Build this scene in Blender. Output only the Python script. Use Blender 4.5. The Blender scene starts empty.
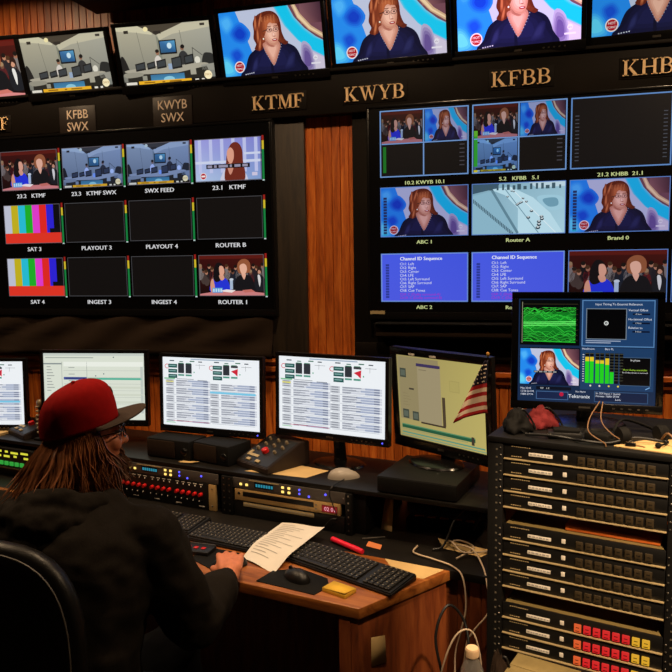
import bpy, bmesh, math, random
from mathutils import Vector, Matrix, noise
from math import sin, cos, pi, radians as rad
S = bpy.context.scene
COL = S.collection
rng = random.Random(7)
V = Vector

# ------------------------------------------------------------------ materials
def lin(c):
    c = c/255.0
    return c/12.92 if c <= 0.04045 else ((c+0.055)/1.055)**2.4
def L(r, g, b): return (lin(r), lin(g), lin(b), 1.0)
def new_mat(name):
    m = bpy.data.materials.new(name); m.use_nodes = True
    nt = m.node_tree; nt.nodes.clear()
    out = nt.nodes.new('ShaderNodeOutputMaterial')
    return m, nt, out
def node(nt, t, **kw):
    n = nt.nodes.new(t)
    for k, v in kw.items(): setattr(n, k, v)
    return n
def pbr(name, rgb, rough=0.5, metal=0.0, spec=0.5, noise_scale=0, noise_amt=0.0, bump=0.0, bump_scale=200, trans=0, coat=0, sheen=0, ior=1.45):
    m, nt, out = new_mat(name)
    b = node(nt, 'ShaderNodeBsdfPrincipled')
    b.inputs['Base Color'].default_value = L(*rgb)
    b.inputs['Roughness'].default_value = rough
    b.inputs['Metallic'].default_value = metal
    b.inputs['Specular IOR Level'].default_value = spec
    b.inputs['Transmission Weight'].default_value = trans
    b.inputs['IOR'].default_value = ior
    b.inputs['Coat Weight'].default_value = coat
    b.inputs['Sheen Weight'].default_value = sheen
    nt.links.new(b.outputs[0], out.inputs[0])
    if noise_amt or bump:
        tc = node(nt, 'ShaderNodeTexCoord')
    if noise_amt:
        nz = node(nt, 'ShaderNodeTexNoise'); nz.inputs['Scale'].default_value = noise_scale; nz.inputs['Detail'].default_value = 5
        nt.links.new(tc.outputs['Object'], nz.inputs['Vector'])
        mx = node(nt, 'ShaderNodeMix', data_type='RGBA', blend_type='MULTIPLY')
        mx.inputs[0].default_value = 1.0
        rp = node(nt, 'ShaderNodeMapRange')
        rp.inputs['From Min'].default_value = 0.3; rp.inputs['From Max'].default_value = 0.7
        rp.inputs['To Min'].default_value = 1-noise_amt; rp.inputs['To Max'].default_value = 1+noise_amt*0.5
        nt.links.new(nz.outputs['Fac'], rp.inputs['Value'])
        mx.inputs[6].default_value = L(*rgb)
        nt.links.new(rp.outputs[0], mx.inputs[7])
        nt.links.new(mx.outputs[2], b.inputs['Base Color'])
    if bump:
        n2 = node(nt, 'ShaderNodeTexNoise'); n2.inputs['Scale'].default_value = bump_scale; n2.inputs['Detail'].default_value = 3
        nt.links.new(tc.outputs['Object'], n2.inputs['Vector'])
        bp = node(nt, 'ShaderNodeBump'); bp.inputs['Strength'].default_value = bump; bp.inputs['Distance'].default_value = 0.002
        nt.links.new(n2.outputs['Fac'], bp.inputs['Height']); nt.links.new(bp.outputs[0], b.inputs['Normal'])
    return m
def wood(name, dark, mid, light, scale=(9, 9, 0.9), rough=0.42, plank=0.0, coat=0.15, streak=1.0):
    m, nt, out = new_mat(name)
    b = node(nt, 'ShaderNodeBsdfPrincipled'); b.inputs['Roughness'].default_value = rough; b.inputs['Coat Weight'].default_value = coat
    b.inputs['Coat Roughness'].default_value = 0.35
    tc = node(nt, 'ShaderNodeTexCoord')
    mp = node(nt, 'ShaderNodeMapping'); mp.inputs['Scale'].default_value = scale
    vec = tc.outputs['Object']
    if plank:
        sp = node(nt, 'ShaderNodeSeparateXYZ'); nt.links.new(vec, sp.inputs[0])
        dv = node(nt, 'ShaderNodeMath', operation='DIVIDE'); dv.inputs[1].default_value = plank; nt.links.new(sp.outputs[0], dv.inputs[0])
        fl = node(nt, 'ShaderNodeMath', operation='FLOOR'); nt.links.new(dv.outputs[0], fl.inputs[0])
        wn = node(nt, 'ShaderNodeTexWhiteNoise', noise_dimensions='1D'); nt.links.new(fl.outputs[0], wn.inputs['W'])
        ad = node(nt, 'ShaderNodeVectorMath', operation='MULTIPLY_ADD')
        nt.links.new(wn.outputs['Color'], ad.inputs[0]); ad.inputs[1].default_value = (0, 3, 7); nt.links.new(vec, ad.inputs[2])
        vec = ad.outputs[0]
    nt.links.new(vec, mp.inputs['Vector'])
    wv = node(nt, 'ShaderNodeTexNoise'); wv.inputs['Scale'].default_value = 3.0; wv.inputs['Detail'].default_value = 7; wv.inputs['Distortion'].default_value = 1.6
    nt.links.new(mp.outputs[0], wv.inputs['Vector'])
    m2 = node(nt, 'ShaderNodeMapping'); m2.inputs['Scale'].default_value = tuple(s*7 for s in scale)
    nt.links.new(vec, m2.inputs['Vector'])
    fine = node(nt, 'ShaderNodeTexNoise'); fine.inputs['Scale'].default_value = 4.0; fine.inputs['Detail'].default_value = 4
    nt.links.new(m2.outputs[0], fine.inputs['Vector'])
    add = node(nt, 'ShaderNodeMath', operation='MULTIPLY_ADD'); add.inputs[1].default_value = 0.35*streak
    nt.links.new(fine.outputs['Fac'], add.inputs[0]); nt.links.new(wv.outputs['Fac'], add.inputs[2])
    cr = node(nt, 'ShaderNodeValToRGB')
    e = cr.color_ramp.elements
    e[0].position = 0.45; e[0].color = L(*dark); e[1].position = 0.88; e[1].color = L(*light)
    x = e.new(0.66); x.color = L(*mid)
    nt.links.new(add.outputs[0], cr.inputs[0])
    col = cr.outputs[0]
    if plank:
        mr = node(nt, 'ShaderNodeMapRange'); mr.inputs['To Min'].default_value = 0.78; mr.inputs['To Max'].default_value = 1.12
        nt.links.new(wn.outputs['Value'], mr.inputs['Value'])
        mx = node(nt, 'ShaderNodeMix', data_type='RGBA', blend_type='MULTIPLY'); mx.inputs[0].default_value = 1
        nt.links.new(col, mx.inputs[6]); nt.links.new(mr.outputs[0], mx.inputs[7]); col = mx.outputs[2]
    nt.links.new(col, b.inputs['Base Color'])
    bp = node(nt, 'ShaderNodeBump'); bp.inputs['Strength'].default_value = 0.12; bp.inputs['Distance'].default_value = 0.002
    nt.links.new(add.outputs[0], bp.inputs['Height']); nt.links.new(bp.outputs[0], b.inputs['Normal'])
    nt.links.new(b.outputs[0], out.inputs[0])
    return m
def screen_mat(name, strength):
    m, nt, out = new_mat(name)
    b = node(nt, 'ShaderNodeBsdfPrincipled'); b.inputs['Base Color'].default_value = (0.004, 0.004, 0.005, 1); b.inputs['Roughness'].default_value = 0.35
    b.inputs['Specular IOR Level'].default_value = 0.3
    at = node(nt, 'ShaderNodeAttribute', attribute_name='Col')
    nt.links.new(at.outputs['Color'], b.inputs['Emission Color']); b.inputs['Emission Strength'].default_value = strength
    nt.links.new(b.outputs[0], out.inputs[0])
    return m
def glow(name, rgb, s=1.0):
    m, nt, out = new_mat(name)
    b = node(nt, 'ShaderNodeBsdfPrincipled'); b.inputs['Base Color'].default_value = (0.02, 0.02, 0.02, 1); b.inputs['Roughness'].default_value = 0.4
    b.inputs['Emission Color'].default_value = L(*rgb); b.inputs['Emission Strength'].default_value = s
    nt.links.new(b.outputs[0], out.inputs[0]); return m

M = {}
M['wall'] = wood('oak_beadboard', (138, 62, 19), (190, 93, 29), (217, 121, 46), plank=0.0425)
M['rail'] = wood('oak_rail', (138, 62, 19), (190, 93, 31), (217, 122, 48), scale=(0.9, 9, 9))
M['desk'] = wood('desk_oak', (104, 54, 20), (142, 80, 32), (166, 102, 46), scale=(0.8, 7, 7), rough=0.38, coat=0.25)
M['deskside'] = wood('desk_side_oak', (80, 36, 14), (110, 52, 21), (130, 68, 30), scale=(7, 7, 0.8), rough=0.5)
M['blackboard'] = pbr('black_stained_board', (20, 15, 11), 0.6, spec=0.12, noise_scale=4, noise_amt=0.35, bump=0.1, bump_scale=60)
M['brownboard'] = wood('dark_brown_panel', (26, 19, 12), (40, 30, 20), (54, 42, 28), scale=(8, 8, 0.7), rough=0.6, coat=0)
M['cloth'] = pbr('black_drape_cloth', (40, 30, 23), 0.95, spec=0.1, bump=0.2, bump_scale=700)
M['plastic'] = pbr('black_plastic', (17, 16, 16), 0.42, bump=0.04, bump_scale=900)
M['gloss'] = pbr('glossy_black_plastic', (14, 13, 13), 0.22)
M['matte'] = pbr('matte_black', (11, 10, 9), 0.75, spec=0.2)
M['powder'] = pbr('black_powder_coat', (13, 12, 11), 0.55, spec=0.25, bump=0.15, bump_scale=900)
M['glass'] = pbr('screen_glass', (6, 6, 7), 0.25)
M['shelf'] = pbr('black_laminate', (17, 14, 11), 0.45, spec=0.3, noise_scale=20, noise_amt=0.25)
M['floor'] = pbr('dark_carpet', (48, 38, 32), 0.95, noise_scale=90, noise_amt=0.4, bump=0.4, bump_scale=500)
M['ceil'] = pbr('ceiling_tile', (150, 142, 130), 0.9, noise_scale=40, noise_amt=0.1)
M['wallside'] = pbr('brown_painted_wall', (70, 52, 40), 0.85, noise_scale=6, noise_amt=0.1)
M['metal'] = pbr('brushed_steel', (150, 145, 138), 0.35, metal=1.0, noise_scale=120, noise_amt=0.15)
M['grey'] = pbr('grey_unit_face', (88, 82, 78), 0.45, metal=0.4)
M['gold'] = pbr('champagne_face', (196, 160, 104), 0.4, metal=0.3)
M['goldletter'] = pbr('gold_letter', (232, 196, 146), 0.5)
M['plate'] = pbr('brown_name_plate', (31, 22, 17), 0.5)
M['paleletter'] = pbr('pale_letter', (226, 206, 186), 0.6)
M['white'] = pbr('white_print', (215, 208, 195), 0.6)
M['paper'] = pbr('white_paper', (214, 208, 198), 0.8, noise_scale=15, noise_amt=0.05)
M['hole'] = pbr('dull_hole', (84, 78, 66), 0.6)
M['print'] = pbr('grey_print', (160, 156, 150), 0.8)
M['tanpaper'] = pbr('tan_paper', (200, 168, 112), 0.8, noise_scale=15, noise_amt=0.08)
M['orangepaper'] = pbr('orange_paper', (205, 120, 70), 0.8)
M['yellow'] = pbr('yellow_sticky', (222, 176, 52), 0.75)
M['pink'] = pbr('pink_marker', (225, 30, 60), 0.35)
M['red'] = pbr('red_plastic', (190, 24, 26), 0.35)
M['redcloth'] = pbr('red_cloth', (112, 24, 28), 0.9, bump=0.3, bump_scale=300)
M['cap'] = pbr('red_cap_wool', (138, 12, 12), 0.9, spec=0.1, noise_scale=60, noise_amt=0.12, bump=0.25, bump_scale=1500)
M['brim'] = pbr('grey_brim', (66, 56, 50), 0.9, spec=0.1, bump=0.25, bump_scale=1500)
M['skin'] = pbr('skin', (196, 118, 84), 0.55, noise_scale=60, noise_amt=0.12, bump=0.08, bump_scale=500)
M['hair'] = pbr('brown_hair', (120, 72, 42), 0.30, noise_scale=40, noise_amt=0.5)
M['beard'] = pbr('beard_hair', (104, 66, 42), 0.6, noise_scale=60, noise_amt=0.4)
M['hoodie'] = pbr('black_hoodie', (30, 26, 22), 0.95, spec=0.08, noise_scale=300, noise_amt=0.4, bump=0.3, bump_scale=900)
M['jean'] = pbr('dark_jean', (7, 7, 8), 0.95, spec=0.05)
M['leather'] = pbr('black_leather', (9, 8, 7), 0.4, spec=0.35, bump=0.2, bump_scale=250)
M['piping'] = pbr('pale_piping', (70, 66, 60), 0.5)
M['mousegrey'] = pbr('grey_mouse', (150, 140, 128), 0.4)
M['keycap'] = pbr('black_keycap', (26, 24, 22), 0.4)
M['legend'] = pbr('key_legend', (150, 140, 120), 0.6)
M['cable'] = pbr('black_cable', (12, 12, 12), 0.5)
M['whitecable'] = pbr('white_cable', (176, 156, 132), 0.5)
M['tancable'] = pbr('tan_cable', (112, 80, 50), 0.5)
M['knob'] = pbr('pale_knob', (146, 130, 104), 0.35, metal=0.3)
M['cardboard'] = pbr('cardboard', (120, 104, 62), 0.85, noise_scale=30, noise_amt=0.15)
M['capwhite'] = pbr('bottle_cap', (222, 190, 150), 0.5)
M['bottle'] = pbr('clear_plastic', (235, 232, 225), 0.12, trans=0.9, ior=1.45)
M['water'] = pbr('water', (240, 245, 245), 0.02, trans=1.0, ior=1.33)
M['flagred'] = pbr('flag_red', (170, 26, 30), 0.8)
M['flagwhite'] = pbr('flag_white', (225, 205, 180), 0.8)
M['flagblue'] = pbr('flag_blue', (24, 22, 44), 0.8)
M['wooddowel'] = pbr('gold_dowel', (190, 140, 60), 0.4)
M['lens'] = pbr('dark_lens', (30, 26, 24), 0.1)
M['buttonoff'] = pbr('unlit_button', (58, 48, 32), 0.4, noise_scale=60, noise_amt=0.3)
M['lip'] = pbr('pale_unit_edge', (172, 152, 112), 0.5, metal=0.2)
M['unittop'] = pbr('olive_unit_top', (122, 104, 62), 0.6, metal=0.2)
M['unitface'] = pbr('black_unit_face', (14, 13, 12), 0.45)
M['scr_hi'] = screen_mat('screen_bright', 1.0)
M['scr_up'] = screen_mat('screen_upper', 1.0)
M['scr_tv'] = screen_mat('screen_tv', 0.92)
M['scr_dim'] = screen_mat('screen_dim', 0.8)
M['b_red'] = glow('lit_red', (206, 16, 26)); M['b_or'] = glow('lit_orange', (214, 84, 34)); M['b_ye'] = glow('lit_yellow', (214, 160, 34))
M['led_blue'] = glow('led_blue', (80, 80, 255), 2.0); M['led_green'] = glow('led_green', (50, 190, 70), 0.6); M['led_amber'] = glow('led_amber', (255, 214, 110), 1.4)
M['led_yel'] = glow('led_yellow', (214, 214, 60), 1.0)
M['led_red'] = glow('led_red', (255, 60, 70), 1.3); M['lcd_cyan'] = glow('lcd_cyan', (30, 140, 165), 0.9); M['lcd_dark'] = pbr('lcd_dark', (8, 22, 28), 0.2)

# ------------------------------------------------------------------ object helpers
def link(o, parent=None):
    COL.objects.link(o)
    if parent is not None: o.parent = parent
    return o
def tag(o, label=None, cat=None, group=None, kind=None):
    if label: o['label'] = label
    if cat: o['category'] = cat
    if group: o['group'] = group
    if kind: o['kind'] = kind
    return o
def thing(name, label, cat, loc=(0, 0, 0), rz=0.0, group=None):
    o = bpy.data.objects.new(name, None); o.empty_display_size = 0.05
    link(o); o.location = loc; o.rotation_euler = (0, 0, rz)
    return tag(o, label, cat, group)
def obj(name, bm, mats, parent=None, smooth=35, label=None):
    me = bpy.data.meshes.new(name)
    bmesh.ops.recalc_face_normals(bm, faces=bm.faces) if smooth is not None and smooth >= 0 else None
    bm.to_mesh(me); bm.free()
    for m in (mats if isinstance(mats, (list, tuple)) else [mats]):
        me.materials.append(M[m] if isinstance(m, str) else m)
    if smooth:
        for p in me.polygons: p.use_smooth = True
        try: me.set_sharp_from_angle(angle=rad(abs(smooth)))
        except Exception: pass
    o = bpy.data.objects.new(name, me)
    link(o, parent)
    if label: o['label'] = label
    return o
def B(): return bmesh.new()
def merge(bm, t, Mx=None, mi=0):
    if Mx is not None: t.transform(Mx)
    vs = [bm.verts.new(v.co) for v in t.verts]
    t.verts.index_update()
    for f in t.faces:
        try:
            nf = bm.faces.new([vs[v.index] for v in f.verts]); nf.material_index = mi if mi is not None else f.material_index
        except ValueError: pass
    t.free()
def box(bm, x0, x1, y0, y1, z0, z1, bev=0.0, seg=2, Mx=None, mi=0):
    t = bmesh.new()
    r = bmesh.ops.create_cube(t, size=1.0)
    for v in t.verts:
        v.co = V(((x0+x1)/2+v.co.x*(x1-x0), (y0+y1)/2+v.co.y*(y1-y0), (z0+z1)/2+v.co.z*(z1-z0)))
    if bev > 0:
        bmesh.ops.bevel(t, geom=list(t.edges), offset=bev, segments=seg, affect='EDGES', profile=0.5)
    merge(bm, t, Mx, mi)
def rod(bm, p0, p1, r0, r1=None, n=16, mi=0, cap=True):
    p0 = V(p0); p1 = V(p1); r1 = r0 if r1 is None else r1
    d = p1-p0
    t = bmesh.new()
    bmesh.ops.create_cone(t, cap_ends=cap, segments=n, radius1=r0, radius2=r1, depth=d.length)
    Mx = Matrix.Translation((p0+p1)/2) @ d.to_track_quat('Z', 'Y').to_matrix().to_4x4()
    merge(bm, t, Mx, mi)
def ball(bm, c, r, sc=(1, 1, 1), n=16, mi=0, Mx=None):
    t = bmesh.new(); bmesh.ops.create_uvsphere(t, u_segments=n, v_segments=max(6, n//2+2), radius=r)
    m = Matrix.Translation(V(c)) @ (Mx if Mx is not None else Matrix()) @ Matrix.Diagonal((sc[0], sc[1], sc[2], 1))
    merge(bm, t, m, mi)
def cat_path(pts, n=8):
    pts = [V(p) for p in pts]
    out = []
    P = [pts[0]*2-pts[1]] + pts + [pts[-1]*2-pts[-2]]
    for i in range(1, len(P)-2):
        for k in range(n):
            t = k/n
            a, b, c, d = P[i-1], P[i], P[i+1], P[i+2]
            out.append(0.5*((2*b)+(c-a)*t+(2*a-5*b+4*c-d)*t*t+(-a+3*b-3*c+d)*t**3))
    out.append(pts[-1]); return out
def tube(bm, pts, r, n=8, smooth=8, mi=0, taper=None, flat=1.0):
    P = cat_path(pts, smooth) if smooth else [V(p) for p in pts]
    rings = []; up = V((0, 0, 1)); N = len(P)
    ref = None
    for i, p in enumerate(P):
        d = (P[min(i+1, N-1)]-P[max(i-1, 0)])
        if d.length < 1e-9: d = V((0, 0, 1))
        d.normalize()
        if ref is None:
            ref = d.orthogonal().normalized()
        ref = (ref-d*ref.dot(d))
        ref = ref.normalized() if ref.length > 1e-6 else d.orthogonal().normalized()
        s = d.cross(ref)
        rr = r(i/(N-1)) if callable(r) else r
        rings.append([bm.verts.new(p+ref*cos(2*pi*k/n)*rr+s*sin(2*pi*k/n)*rr*flat) for k in range(n)])
    for a, b in zip(rings, rings[1:]):
        for k in range(n):
            f = bm.faces.new((a[k], a[(k+1) % n], b[(k+1) % n], b[k])); f.material_index = mi
    for e, rv in ((rings[0], True), (rings[-1], False)):
        f = bm.faces.new(e[::-1] if rv else e); f.material_index = mi
def lathe(bm, prof, c=(0, 0, 0), n=24, mi=0, Mx=None):
    t = bmesh.new(); rings = []
    for r, z in prof:
        rings.append([t.verts.new((r*cos(2*pi*k/n), r*sin(2*pi*k/n), z)) for k in range(n)])
    for a, b in zip(rings, rings[1:]):
        for k in range(n): t.faces.new((a[k], a[(k+1) % n], b[(k+1) % n], b[k]))
    t.faces.new(rings[0][::-1]); t.faces.new(rings[-1])
    merge(bm, t, Matrix.Translation(V(c)) @ (Mx if Mx is not None else Matrix()), mi)
def prism(bm, poly, y0, y1, Mx=None, mi=0):
    """polygon in the xz plane extruded along y"""
    t = bmesh.new()
    a = [t.verts.new((x, y0, z)) for x, z in poly]; b = [t.verts.new((x, y1, z)) for x, z in poly]
    n = len(poly)
    t.faces.new(a); t.faces.new(b[::-1])
    for i in range(n): t.faces.new((a[i], b[i], b[(i+1) % n], a[(i+1) % n]))
    bmesh.ops.recalc_face_normals(t, faces=t.faces)
    merge(bm, t, Mx, mi)
def slab(bm, poly, z0, z1, bev=0.0, mi=0):
    """polygon in the xy plane extruded along z"""
    t = bmesh.new()
    a = [t.verts.new((x, y, z0)) for x, y in poly]; b = [t.verts.new((x, y, z1)) for x, y in poly]
    n = len(poly)
    t.faces.new(a[::-1]); t.faces.new(b)
    for i in range(n): t.faces.new((a[i], a[(i+1) % n], b[(i+1) % n], b[i]))
    bmesh.ops.recalc_face_normals(t, faces=t.faces)
    if bev: bmesh.ops.bevel(t, geom=list(t.edges), offset=bev, segments=2, affect='EDGES', profile=0.5)
    merge(bm, t, None, mi)

# ------------------------------------------------------------------ text
_glyph = {}
def text_mesh(s, bold=False):
    """2-D triangles of a line of text, height of capitals about 0.7, origin at left baseline"""
    if s in _glyph: return _glyph[s]
    cu = bpy.data.curves.new('lettering_source', 'FONT'); cu.body = s; cu.resolution_u = 2; cu.size = 1.0
    o = bpy.data.objects.new('lettering_source', cu); COL.objects.link(o)
    dg = bpy.context.evaluated_depsgraph_get(); dg.update()
    me = bpy.data.meshes.new_from_object(o.evaluated_get(dg))
    vs = [(v.co.x, v.co.y) for v in me.vertices]; fs = [tuple(p.vertices) for p in me.polygons]
    w = max([x for x, y in vs], default=0.0)
    bpy.data.objects.remove(o); bpy.data.curves.remove(cu); bpy.data.meshes.remove(me)
    _glyph[s] = (vs, fs, w); return _glyph[s]
def letter_bm(s, h, depth, bm=None, x=0, z=0, center=True):
    """raised sans lettering standing in the xz plane, facing -y"""
    vs, fs, w = text_mesh(s); k = h/0.7
    bm = bm or B(); off = -w*k/2 if center else 0
    t = bmesh.new(); a = [t.verts.new((x+off+p*k, 0, z+q*k)) for p, q in vs]
    for f in fs:
        try: t.faces.new([a[i] for i in f])
        except ValueError: pass
    r = bmesh.ops.extrude_face_region(t, geom=list(t.faces))
    for g in r['geom']:
        if isinstance(g, bmesh.types.BMVert): g.co.y -= depth
    merge(bm, t); return bm

# ------------------------------------------------------------------ screen pictures
def clip(poly, x0, y0, x1, y1):
    def one(P, ins, cut):
        out = []
        for i in range(len(P)):
            a, b = P[i-1], P[i]
            if ins(b):
                if not ins(a): out.append(cut(a, b))
                out.append(b)
            elif ins(a): out.append(cut(a, b))
        return out
    def cx(v): return lambda a, b: (v, a[1]+(b[1]-a[1])*(v-a[0])/(b[0]-a[0]))
    def cy(v): return lambda a, b: (a[0]+(b[0]-a[0])*(v-a[1])/(b[1]-a[1]), v)
    for ins, c in ((lambda p: p[0] >= x0, cx(x0)), (lambda p: p[0] <= x1, cx(x1)), (lambda p: p[1] >= y0, cy(y0)), (lambda p: p[1] <= y1, cy(y1))):
        if len(poly) < 3: return []
        poly = one(poly, ins, c)
    return poly
class Canvas:
    """a picture of flat coloured shapes; u right 0..1, v down 0..1; later layers lie a hair in front"""
    def __init__(s, w, h, cx=0, cz=0):
        s.w, s.h, s.cx, s.cz = w, h, cx, cz
        s.bm = B(); s.cl = s.bm.loops.layers.float_color.new('Col')
        s.win = (0, 0, 1, 1); s.base = 0; s.gain = (1, 1, 1); s.asp = w/h
    def sub(s, x0, y0, x1, y1, base=2, gain=(1, 1, 1)):
        c = object.__new__(Canvas); c.__dict__.update(s.__dict__)
        X0, Y0, X1, Y1 = s.win
        c.win = (X0+x0*(X1-X0), Y0+y0*(Y1-Y0), X0+x1*(X1-X0), Y0+y1*(Y1-Y0)); c.base = s.base+base
        c.gain = tuple(a*b for a, b in zip(s.gain, gain)); c.asp = s.asp*(x1-x0)/(y1-y0); return c
    def poly(s, P, col, layer=0, cols=None):
        if cols is None:
            P = clip(list(P), 0, 0, 1, 1)
        if len(P) < 3: return
        X0, Y0, X1, Y1 = s.win
        y = -(s.base+layer)*0.00022
        vs = [s.bm.verts.new((s.cx+(X0+p[0]*(X1-X0)-0.5)*s.w, y, s.cz+(0.5-(Y0+p[1]*(Y1-Y0)))*s.h)) for p in P]
        try: f = s.bm.faces.new(vs)
        except ValueError: return
        f.normal_update()
        if f.normal.y > 0: f.normal_flip()
        m = {v: i for i, v in enumerate(vs)}
        for lp in f.loops:
            c = L(*(cols[m[lp.vert]] if cols else col))
            lp[s.cl] = (c[0]*s.gain[0], c[1]*s.gain[1], c[2]*s.gain[2], 1)
    def rect(s, x0, y0, x1, y1, col, layer=0): s.poly([(x0, y0), (x1, y0), (x1, y1), (x0, y1)], col, layer)
    def grad(s, x0, y0, x1, y1, c0, c1, c2, c3, layer=0):
        s.poly([(x0, y0), (x1, y0), (x1, y1), (x0, y1)], None, layer, [c0, c1, c2, c3])
    def ell(s, x, y, rx, ry, col, layer=0, n=20): s.poly([(x+rx*cos(2*pi*k/n), y+ry*sin(2*pi*k/n)) for k in range(n)], col, layer)
    def blob(s, pts, col, layer=0, n=4):
        P = [V((a, b, 0)) for a, b in pts]; k = len(P); out = []
        for i in range(k):
            a, b, c, d = P[i-1], P[i], P[(i+1) % k], P[(i+2) % k]
            for j in range(n):
                t = j/n
                q = 0.5*((2*b)+(c-a)*t+(2*a-5*b+4*c-d)*t*t+(-a+3*b-3*c+d)*t**3); out.append((q.x, q.y))
        s.poly(out, col, layer)
    def soft(s, pts, c0, c1, layer=0, n=4, steps=4):
        '''a blob whose colour changes from rim to middle in a few rings'''
        mx = sum(p[0] for p in pts)/len(pts); my = sum(p[1] for p in pts)/len(pts)
        for k in range(steps):
            f = 1-.72*k/steps; t = k/(steps-1)
            s.blob([(mx+(x-mx)*f, my+(y-my)*f) for x, y in pts], tuple(a+(b-a)*t for a, b in zip(c0, c1)), layer+k*.2, n)
    def line(s, x0, y0, x1, y1, t, col, layer=0):
        dx, dy = (x1-x0)*s.asp, y1-y0; l = math.hypot(dx, dy) or 1
        nx, ny = -dy/l*t/2/s.asp, dx/l*t/2
        s.poly([(x0+nx, y0+ny), (x1+nx, y1+ny), (x1-nx, y1-ny), (x0-nx, y0-ny)], col, layer)
    def frame(s, x0, y0, x1, y1, t, col, layer=0):
        a = t/s.asp
        s.rect(x0, y0, x1, y0+t, col, layer); s.rect(x0, y1-t, x1, y1, col, layer)
        s.rect(x0, y0+t, x0+a, y1-t, col, layer); s.rect(x1-a, y0+t, x1, y1-t, col, layer)
    def text(s, t, x, y, h, col, layer=0, center=False, sx=1.0):
        """capitals h high (in v), baseline at y"""
        vs, fs, w = text_mesh(t); k = h/0.7; kx = k/s.asp*sx
        off = -w*kx/2 if center else 0
        for f in fs: s.poly([(x+off+vs[i][0]*kx, y-vs[i][1]*k) for i in f], col, layer)
    def done(s, name, mat, parent, Mx=None):
        if Mx is not None: s.bm.transform(Mx)
        return obj(name, s.bm, mat, parent, smooth=0)

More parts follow.
